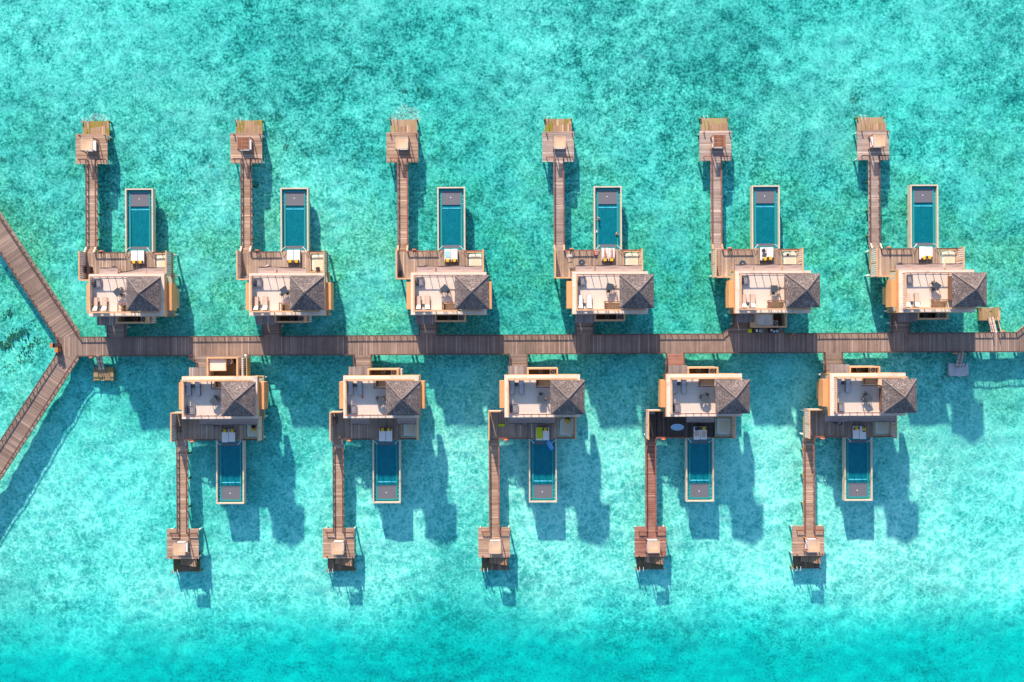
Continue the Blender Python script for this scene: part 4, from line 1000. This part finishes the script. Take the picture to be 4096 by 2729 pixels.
s0 = SE0; strip(s0 + SWd * .4, s0 + SWd * 70, -wS - .28, .28)
part_fill = struct('boardwalk_corner', MB().prism([(-71.4, -1.8), (-68.0, -2.0), (-68.6, -3.2), (-70.2, -4.4), (-72.2, -3.4)], ZB - .22, ZB - .01), 'board')
struct('boardwalk_corner', MB().prism([(-71.4, .8), (-67.7, .9), (-68.4, 2.0), (-71, 3.4), (-72.7, 3.0)], ZB - .22, ZB - .015), 'board')
struct('boardwalk_branch', MB().prism([(79.2, -2.12), (100, -2.12), (100, 17.5), (79.2, 1.02)], ZB - .21, ZB - .004), 'board')
def stilts_along(pts):
    for (x, y) in pts:
        tag(part('boardwalk_pile', ('bwp',), lambda: MB().tube((0, 0, -1.5), (0, 0, ZB - .21), .17, 10), 'stilt', None, (x, y, 0)), 'white pile under the boardwalk edge', 'pile', 'white piles under the boardwalk')
stilts_along([(x, y) for x in range(-64, 84, 6) for y in (-1.85, .75)])
RG = 'low timber rails along the boardwalk'
def walk_rail(pts, label, step=1.0):
    O = thing('boardwalk_railing', label, 'railing', (0, 0, 0), 0, RG)
    rail(O, pts, ZB, .44, .17, ('rail_brown', 'rail_brown'), step, name='handrail', post='post')
# north side: gaps at the bridges
gaps = [(v['x'] + .72, v['x'] + 3.62) if not big_yard(v) else (v['x'] - .72, v['x'] + 9.1) for v in VILLAS[:6]] + [(75.25, 76.25)]
x = -67.75
for n, (a, b) in enumerate(gaps):
    walk_rail([(x, .93), (a, .93)], ['low rail on the sunny side between the fork and first upper bridge'] [0] if n == 0 else (f"low boardwalk rail between {NTH[n-1]} and {NTH[n]} upper bridges" if n < 6 else 'low boardwalk rail between sixth upper bridge and the upper pontoon ramp')); x = b
walk_rail([(76.25, .93), (79.1, .93)], 'short low rail past the upper pontoon ramp')
gaps = [(-65.35, -64.45)] + [(v['x'] + .72, v['x'] + 3.62) if not big_yard(v) else (v['x'] + .1, v['x'] + 9.2) for v in VILLAS[6:]] + [(70.2, 71.0)]
x = -68.05
names = ['short low rail from the fork to the lower pontoon ramp', 'low rail from lower pontoon ramp to the first lower villa'] + [f"low boardwalk rail between {NTH[n]} and {NTH[n+1]} lower bridges" for n in range(4)] + ['low rail from fifth lower bridge to the pale pontoon ramp']
for n, (a, b) in enumerate(gaps):
    walk_rail([(x, -2.02), (a, -2.02)], names[n]); x = b
walk_rail([(71.0, -2.02), (92, -2.02)], 'low rail past the pale pontoon ramp to the frame edge')
walk_rail([tuple(NE0), tuple(NE0 + NWd * 60)], 'inner low rail of the branch running up from the fork')
walk_rail([tuple(NW0), tuple(NW0 + NWd * 60)], 'outer low rail of the branch running up from the fork')
walk_rail([tuple(SE0), tuple(SE0 + SWd * 60)], 'inner low rail of the branch running down from the fork')
walk_rail([tuple(SW0), tuple(SW0 + SWd * 60)], 'outer low rail of the branch running down from the fork')
walk_rail([(-71.33, .85), (-71.33, -1.85)], 'short end rail of the fork behind the orange bins')
walk_rail([(79.2, .93), (96, 14.6)], 'rail slanting up off the far end of the boardwalk')

# pontoons with ramps
def pontoon(x0, x1, y0, y1, xr, ys, mat, label, s, yellow=False):
    O = thing('pontoon', label, 'pontoon', (0, 0, 0), 0, 'floating pontoons beside the boardwalk')
    part('float_deck', None, lambda: MB().box(x0, x1, y0, y1, -.2, .32), mat, O)
    yt = y1 - .55 if s < 0 else y0 + .55
    rp = part('ramp', None, lambda: MB().beam((xr, ys, ZB), (xr, yt, .5), .95, .08), 'jetty_grey', O)
    for a in (-.5, .5):
        part('ramp_rail', None, lambda: MB().beam((xr + a, ys, ZB + .95), (xr + a, yt, 1.45), .07, .07), 'trim' if (yellow and a > 0) else 'dark', O)
        for t in (0.02, .5, .98):
            yy = ys + (yt - ys) * t; zz = ZB - (ZB - .5) * t
            part('ramp_post', ('rpp',), lambda: MB().box(-.03, .03, -.03, .03, 0, .9), 'dark', O, (xr + a, yy, zz))
    for a in (x0 + .1, x1 - .1): part('mooring_pile', ('mpl',), lambda: MB().tube((0, 0, -1.5), (0, 0, .5), .1, 8), 'pile_wood', O, (a, (y0 if s < 0 else y1), 0))
    part('step_handle', None, lambda: MB().path([((x0 + x1) / 2 - .25, y0 if s < 0 else y1, .6), ((x0 + x1) / 2 + .25, y0 if s < 0 else y1, .6)], .03), 'metal', O)
pontoon(-66.3, -63.2, -5.9, -3.85, -64.9, -2.1, 'pontoon', 'brown boarded pontoon with a dark ramp, near the fork', -1)
pontoon(69.2, 72.3, -5.9, -3.9, 70.6, -2.1, 'concrete', 'pale grey pontoon in the shade with a dark ramp', -1)
pontoon(74.1, 77.4, 2.9, 4.9, 75.75, 1.0, 'pontoon', 'mossy brown pontoon beyond the sixth upper villa', 1, True)
life_ring(-65.9, -2.25, ZB + .2, 'life ring on rail by the brown pontoon near the fork')
life_ring(69.4, -2.25, ZB + .2, 'pale life ring on rail by the pale grey pontoon')
life_ring(77.0, 1.18, ZB + .2, 'orange life ring on rail beside the mossy pontoon ramp')

# bins and a post at the fork
def bin_(x, y, label, h, w, d, roof):
    O = thing('timber_bin', label, 'bin', (x, y, ZB + .004), 0, 'timber bins at the fork')
    part('bin_body', ('bnb', h), lambda: MB().box(-w / 2, w / 2, -d / 2, d / 2, 0, h - .1), 'rail_brown', O)
    part('bin_lid', ('bnl', h, roof), lambda: MB().beam((0, -d / 2 - .05, h), (0, d / 2 + .05, h - .05), w + .1, .08), 'binwood' if roof else 'dark', O)
    part('bin_door', ('bnd', h), lambda: MB().box(w / 2, w / 2 + .02, -d / 2 + .06, d / 2 - .06, .1, h - .25), 'binwood', O)
bin_(-70.95, -1.05, 'orange lidded timber bin at the fork, nearer the lower branch', 1.15, .42, .7, True)
bin_(-71.0, -.35, 'dark topped timber bin at the fork behind the orange one', 1.0, .4, .6, False)
O = thing('notice_shelter', 'little orange topped box hung outside the fork rail', 'notice box', (-71.62, -.35, ZB + .3))
part('box_roof', None, lambda: MB().beam((0, -.4, 1.0), (0, .4, .96), .45, .07), 'binwood', O)
part('box_body', None, lambda: MB().box(-.15, .15, -.32, .32, .1, .9), 'rail_brown', O)

# scooter / basket clutter by the first lower villa's yard
v = V('lower', 0); X, Y = W(v, 8.35, -9.55)
O = thing('wash_bucket', 'dark rimmed pale bucket beside the service yard corner', 'bucket', (X, Y, ZB + .004))
part('bucket_body', None, lambda: MB().tube((0, 0, 0), (0, 0, .4), .2, 20, .26), 'dark', O)
part('cloth', None, lambda: MB().disc(.02, 0, .402, .43, .2, 14), 'white', O)
X, Y = W(v, 8.85, -9.5)
O = thing('mop_trolley', 'small brown trolley beside the pale bucket', 'trolley', (X, Y, ZB + .004))
part('trolley_tray', None, lambda: MB().soft(-.28, .28, -.16, .16, .2, .5, .04), 'rail_brown', O)
for a in (-.2, .2): part('wheel', ('mtw',), lambda: MB().torus((0, 0, .1), .07, .03, 14, 6, 'y'), 'dark', O, (a, -.18, 0))
part('mop_handle', None, lambda: MB().tube((-.2, 0, .4), (.25, .1, 1.3), .015, 6), 'postlight', O)

# housekeeping carts by the fifth upper villa
v = V('upper', 4)
def cart(x, y, label):
    X, Y = W(v, x, y); O = thing('housekeeping_cart', label, 'cart', (X, Y, ZB + .004), 0, 'housekeeping carts on the boardwalk')
    part('cart_frame', ('crf',), lambda: MB().box(-.55, .55, -.25, .25, .15, .2).box(-.55, .55, -.25, .25, .6, .64).box(-.55, .55, -.25, .25, .95, 1.0)
         .box(-.55, -.5, -.25, .25, .2, .95).box(.5, .55, -.25, .25, .2, .95), 'dark', O)
    for a in (-.45, .45):
        for b in (-.2, .2): part('wheel', ('crw',), lambda: MB().torus((0, 0, .075), .05, .025, 14, 6, 'y'), 'dark', O, (a, b, 0))
    part('push_handle', ('crh',), lambda: MB().path([(.55, -.2, .9), (.72, -.2, 1.1), (.72, .2, 1.1), (.55, .2, .9)], .02), 'metal', O)
cart(4.35, -9.05, 'housekeeping cart with the yellow bag beside it')
cart(6.85, -9.05, 'housekeeping cart with folded white towels, nearer the worker')
def item(name, x, y, z, label, cat, mat, w, d, h, rz=0, group='supplies on the housekeeping carts'):
    X, Y = W(v, x, y); return tag(part(name, None, lambda: MB().soft(-w / 2, w / 2, -d / 2, d / 2, 0, h, min(w, d) * .25), mat, None, (X, Y, z), R(rz)), label, cat, group)
item('laundry_bag', 3.35, -9.02, ZB + .004, 'lemon yellow laundry bag beside the first cart', 'laundry bag', 'lemon', .52, .6, .8)
item('towel_stack', 4.2, -9.0, ZB + 1.006, 'grey white towel pile on the cart by the yellow bag', 'towels', 'white', .26, .42, .2, 8)
item('spray_caddy', 4.7, -9.05, ZB + 1.006, 'blue spray caddy on the cart by the yellow bag', 'caddy', 'blue2', .28, .34, .16, -10)
item('paper_rolls', 6.5, -8.95, ZB + 1.006, 'pale paper rolls at the end of the second cart', 'paper rolls', 'cream', .3, .25, .15, 15)
item('towel_stack', 6.9, -9.15, ZB + 1.006, 'folded white towels in the middle of the second cart', 'towels', 'board_white', .36, .28, .18, 5)
item('towel_stack', 7.3, -9.1, ZB + 1.006, 'white and blue towels beside the black bin bag', 'towels', 'board_white', .26, .36, .22, -8)
item('bin_bag', 7.62, -8.75, ZB + .004, 'black bin bag standing by the second cart', 'bin bag', 'dark', .5, .5, .8)
X, Y = W(v, 7.6, -7.25); tag(part('plastic_basin', None, lambda: MB().box(-.35, .35, -.12, .12, 0, .35), 'red', None, (X, Y, 1.97)), 'red basin inside the fifth upper service yard', 'basin')

# foam round the landings
for (i, lab, dx, w, l) in ((0, 'white foam curling off the first upper landing', -1.4, 3.4, .9), (2, 'white foam spreading beyond the third upper landing', -1.4, 5.0, 2.0)):
    X, Y = W(V('upper', i), dx, 25.2)
    def foam():
        r2 = random.Random(i); me = bpy.data.meshes.new('foam'); n = 26
        pts = [(w / 2 * math.cos(2 * math.pi * q / n) * r2.uniform(.8, 1.1), l * math.sin(2 * math.pi * q / n) * r2.uniform(.75, 1.1), 0) for q in range(n)]
        me.from_pydata(pts, [], [tuple(range(n))]); return me
    o = part('sea_foam', None, foam, 'foam', None, (X, Y, .012)); o['kind'] = 'stuff'; o['label'] = lab; o['category'] = 'foam'

# dark coral beds by the fork
M['coral'] = plain('brown_weedy_coral', (.27, .31, .20), 1.0, 0.4, 4)
def coral(x, y, L, w, ang, label, seed):
    r2 = random.Random(seed)
    def f():
        mb = MB()
        for q in range(int(L * w * 26)):
            a = r2.gauss(0, .30) * L; b = r2.gauss(0, .30) * w + .25 * math.sin(a * 1.9); r = r2.uniform(.05, .19)
            n = 7; ring = []; ph = r2.random() * 6
            for t in range(n):
                rr = r * r2.uniform(.7, 1.25); ring.append((a + rr * math.cos(ph + 2 * math.pi * t / n), b + rr * math.sin(ph + 2 * math.pi * t / n), -.72))
            top = [(a + (p_[0] - a) * .55, b + (p_[1] - b) * .55, -.60 + r * r2.uniform(.4, .9)) for p_ in ring]
            mb._add(ring + top, [tuple(range(n))[::-1], tuple(range(n, 2 * n))] + [(t, (t + 1) % n, n + (t + 1) % n, n + t) for t in range(n)])
        return mb
    return tag(part('coral_bed', None, f, 'coral', None, (x, y, 0), R(ang)), label, 'coral', 'dark coral beds left of the fork')
coral(-80.0, .6, 6.5, 1.6, 35, 'long dark coral bed slanting toward the upper branch', 1)
coral(-76.2, -.7, 4.2, 1.9, 30, 'rounded brown coral bed nearest the fork bins', 2)
coral(-79.0, -5.3, 5.0, 1.7, -38, 'dark coral bed nearest the lower branch', 3)
coral(-80.6, 4.6, 2.6, 1.2, 20, 'small dark coral patch highest of the group', 4)
coral(-77.6, -3.0, 3.0, .7, -30, 'thin brown coral streak between the larger beds', 5)

# ------------------------------------------------------------------ people
def human(label, loc, rz, J, skin, wear, wearmat, hairlen=.0, group='holiday guests at the fourth upper villa'):
    """J: joint positions in the body's own frame; grown by a Skin modifier from the pelvis"""
    O = thing('person', label, 'person', loc, rz, group)
    names = ['pelvis', 'belly', 'chest', 'neck', 'jaw', 'crown']; rad = {'pelvis': (.15, .11), 'belly': (.13, .10), 'chest': (.16, .11), 'neck': (.055, .055), 'jaw': (.08, .09), 'crown': (.075, .085)}
    V_, E, Rr = [], [], []
    idx = {}
    def add(n, p, r): idx[n] = len(V_); V_.append(tuple(p)); Rr.append(r); return idx[n]
    for n in names: add(n, J[n], rad[n])
    for a, b in zip(names, names[1:]): E.append((idx[a], idx[b]))
    nose = Vector(J['jaw']).lerp(Vector(J['crown']), .4) + Vector(J['face']) * .115
    add('nose', nose, (.018, .018)); E.append((idx['jaw'], idx['nose']))
    for sd in ('l', 'r'):
        chain = [('chest', None), ('sho', .06), ('elb', .042), ('wri', .028), ('palm', .034)]
        prev = 'chest'
        for n, r in chain[1:]:
            add(n + sd, J[n + sd], (r, r)); E.append((idx[prev], idx[n + sd])); prev = n + sd
        pw, pp = Vector(J['wri' + sd]), Vector(J['palm' + sd]); d = (pp - pw).normalized(); side = d.cross(Vector(J.get('palmn', (0, 0, 1)))).normalized(); dn = -Vector(J.get('palmn', (0, 0, 1)))
        for q, (off, ln) in enumerate(((-.033, .066), (-.012, .078), (.012, .073), (.033, .058))):
            a = add(f'f{q}{sd}', pp + side * off + d * (.02 + ln * .55), (.009, .009)); E.append((idx['palm' + sd], a))
            b = add(f'g{q}{sd}', Vector(V_[a]) + d * ln * .4 + dn * .022, (.008, .008)); E.append((a, b))
        th = side * (-.06 if sd == 'l' else .06)
        a = add('t' + sd, pp - d * .02 + th, (.011, .011)); E.append((idx['palm' + sd], a)); b = add('u' + sd, Vector(V_[a]) + d * .03 + th * .2, (.009, .009)); E.append((a, b))
        prev = 'pelvis'
        for n, r in (('hip', .092), ('kne', .058), ('ank', .038), ('toe', .032)):
            add(n + sd, J[n + sd], (r, r)); E.append((idx[prev], idx[n + sd])); prev = n + sd
    def grow(name, vs, es, rs, mat, par):
        me = bpy.data.meshes.new(name); me.from_pydata(vs, es, []); o = bpy.data.objects.new(name, me); COL.objects.link(o); o.parent = par; me.materials.append(M[mat])
        sk = o.modifiers.new('skin', 'SKIN'); sk.use_smooth_shade = True
        lay = me.skin_vertices[0].data if me.skin_vertices else None
        for q, r in enumerate(rs): lay[q].radius = r; lay[q].use_root = (q == 0)
        sb = o.modifiers.new('subdiv', 'SUBSURF'); sb.levels = 2; sb.render_levels = 2
        return o
    body = grow('body', V_, E, Rr, skin, O)
    # hair cap
    c, f_ = Vector(J['crown']), Vector(J['face']); up = (Vector(J['crown']) - Vector(J['jaw'])).normalized()
    def blob(ctr, rx, n=10, m=7):
        mb = MB(); vs = []; fs = []
        for i_ in range(m + 1):
            t = math.pi * i_ / m
            for j in range(n):
                p_ = 2 * math.pi * j / n; vs.append((ctr[0] + rx * math.sin(t) * math.cos(p_), ctr[1] + rx * math.sin(t) * math.sin(p_), ctr[2] + rx * math.cos(t)))
        for i_ in range(m):
            for j in range(n): fs.append((i_ * n + j, i_ * n + (j + 1) % n, (i_ + 1) * n + (j + 1) % n, (i_ + 1) * n + j))
        return mb._add(vs, fs)
    part('hair', None, lambda: blob(c - f_ * .045 + up * .012, .102), 'hair', O, smooth=True)
    for sd, q in (('l', -1), ('r', 1)):
        sidev = up.cross(f_).normalized() * .032 * q
        part('eye', None, lambda: blob(Vector(J['jaw']).lerp(c, .55) + f_ * .082 + sidev, .013, 8, 5), 'dark', O, smooth=True)
    ws = []; wr = []; we = []
    for a, b in zip(wear, wear[1:]): pass
    for n, r in wear:
        ws.append(tuple(J[n])); wr.append(r)
    we = [(q, q + 1) for q in range(len(ws) - 1)]
    grow('clothing', ws, we, wr, wearmat, O)
    return O
def lying(w=.0):     # on the back, head toward -y, legs toward +y, arms along the body
    J = dict(pelvis=(0, 0, .12), belly=(0, -.18, .12), chest=(0, -.38, .13), neck=(0, -.56, .13), jaw=(0, -.64, .15), crown=(0, -.76, .16), face=(0, 0, 1))
    for sd, q in (('l', -1), ('r', 1)):
        J['sho' + sd] = (.19 * q, -.46, .12); J['elb' + sd] = (.30 * q, -.20, .08); J['wri' + sd] = (.27 * q, .04, .07); J['palm' + sd] = (.26 * q, .12, .07)
        J['hip' + sd] = (.09 * q, .06, .11); J['kne' + sd] = (.10 * q, .50, .13); J['ank' + sd] = (.09 * q, .90, .07); J['toe' + sd] = (.11 * q, .95, .2)
    return J
v = V('upper', 3)
shorts = [('hipl', (.10, .10)), ('pelvis', (.165, .125)), ('hipr', (.10, .10))]
J = lying(); J['annkl'] = 0
J['anklpos'] = 0
J2 = dict(lying()); J2['kner'] = (.05, .50, .13); J2['ankr'] = (.02, .90, .07); J2['knel'] = (-.05, .5, .13); J2['ankl'] = (-.03, .9, .07)
J2['elbl'] = (-.42, -.5, .1); J2['wril'] = (-.25, -.72, .12); J2['palml'] = (-.16, -.76, .13)
X, Y = W(v, 5.34, 3.02); human('person lying on the jetty side mattress, legs together, dark hair', (X, Y, 2.47), 0, J2, 'skin', shorts, 'dark')
J3 = dict(lying()); J3['elbl'] = (-.42, -.52, .1); J3['wril'] = (-.22, -.70, .12); J3['palml'] = (-.14, -.74, .13); J3['elbr'] = (.42, -.52, .1); J3['wrir'] = (.22, -.70, .12); J3['palmr'] = (.14, -.74, .13)
X, Y = W(v, 6.38, 3.02); human('person in blue shorts lying on daybed, hands behind the head', (X, Y, 2.47), 0, J3, 'skin', shorts, 'blue2')
def standing(lean=0.0, armf=.35):
    J = dict(pelvis=(0, 0, .95), belly=(0, lean * .3, 1.12), chest=(0, lean * .7, 1.32), neck=(0, lean, 1.47), jaw=(0, lean + .03, 1.55), crown=(0, lean + .03, 1.68), face=(0, 1, 0), palmn=(0, -.3, 1))
    for sd, q in (('l', -1), ('r', 1)):
        J['sho' + sd] = (.18 * q, lean * .75, 1.40); J['elb' + sd] = (.24 * q, lean + armf * .4, 1.16); J['wri' + sd] = (.16 * q, lean + armf, 1.06); J['palm' + sd] = (.14 * q, lean + armf + .08, 1.05)
        J['hip' + sd] = (.09 * q, 0, .90); J['kne' + sd] = (.10 * q, .03, .48); J['ank' + sd] = (.10 * q, -.02, .07); J['toe' + sd] = (.11 * q, .14, .03)
    return J
top = [('pelvis', (.155, .115)), ('belly', (.14, .11)), ('chest', (.175, .125))]
X, Y = W(v, 4.72, 8.55); human('bather leaning out over the pool edge, arms stretched along the gutter', (X, Y, .43), R(75), standing(.32, .45), 'skin2', shorts, 'dark')
X, Y = W(v, 7.12, 6.15); human('bather in the pool resting arms on the far edge', (X, Y, .43), R(-65), standing(.28, .42), 'skin2', top, 'pink')
vv = V('upper', 4); X, Y = W(vv, 9.95, -9.6)
human('worker in a pink top walking past the carts on the boardwalk', (X, Y, ZB + .004), R(150), standing(.22, .38), 'skin', [('pelvis', (.19, .15)), ('belly', (.19, .16)), ('chest', (.24, .19))], 'pink', group='staff on the boardwalk')
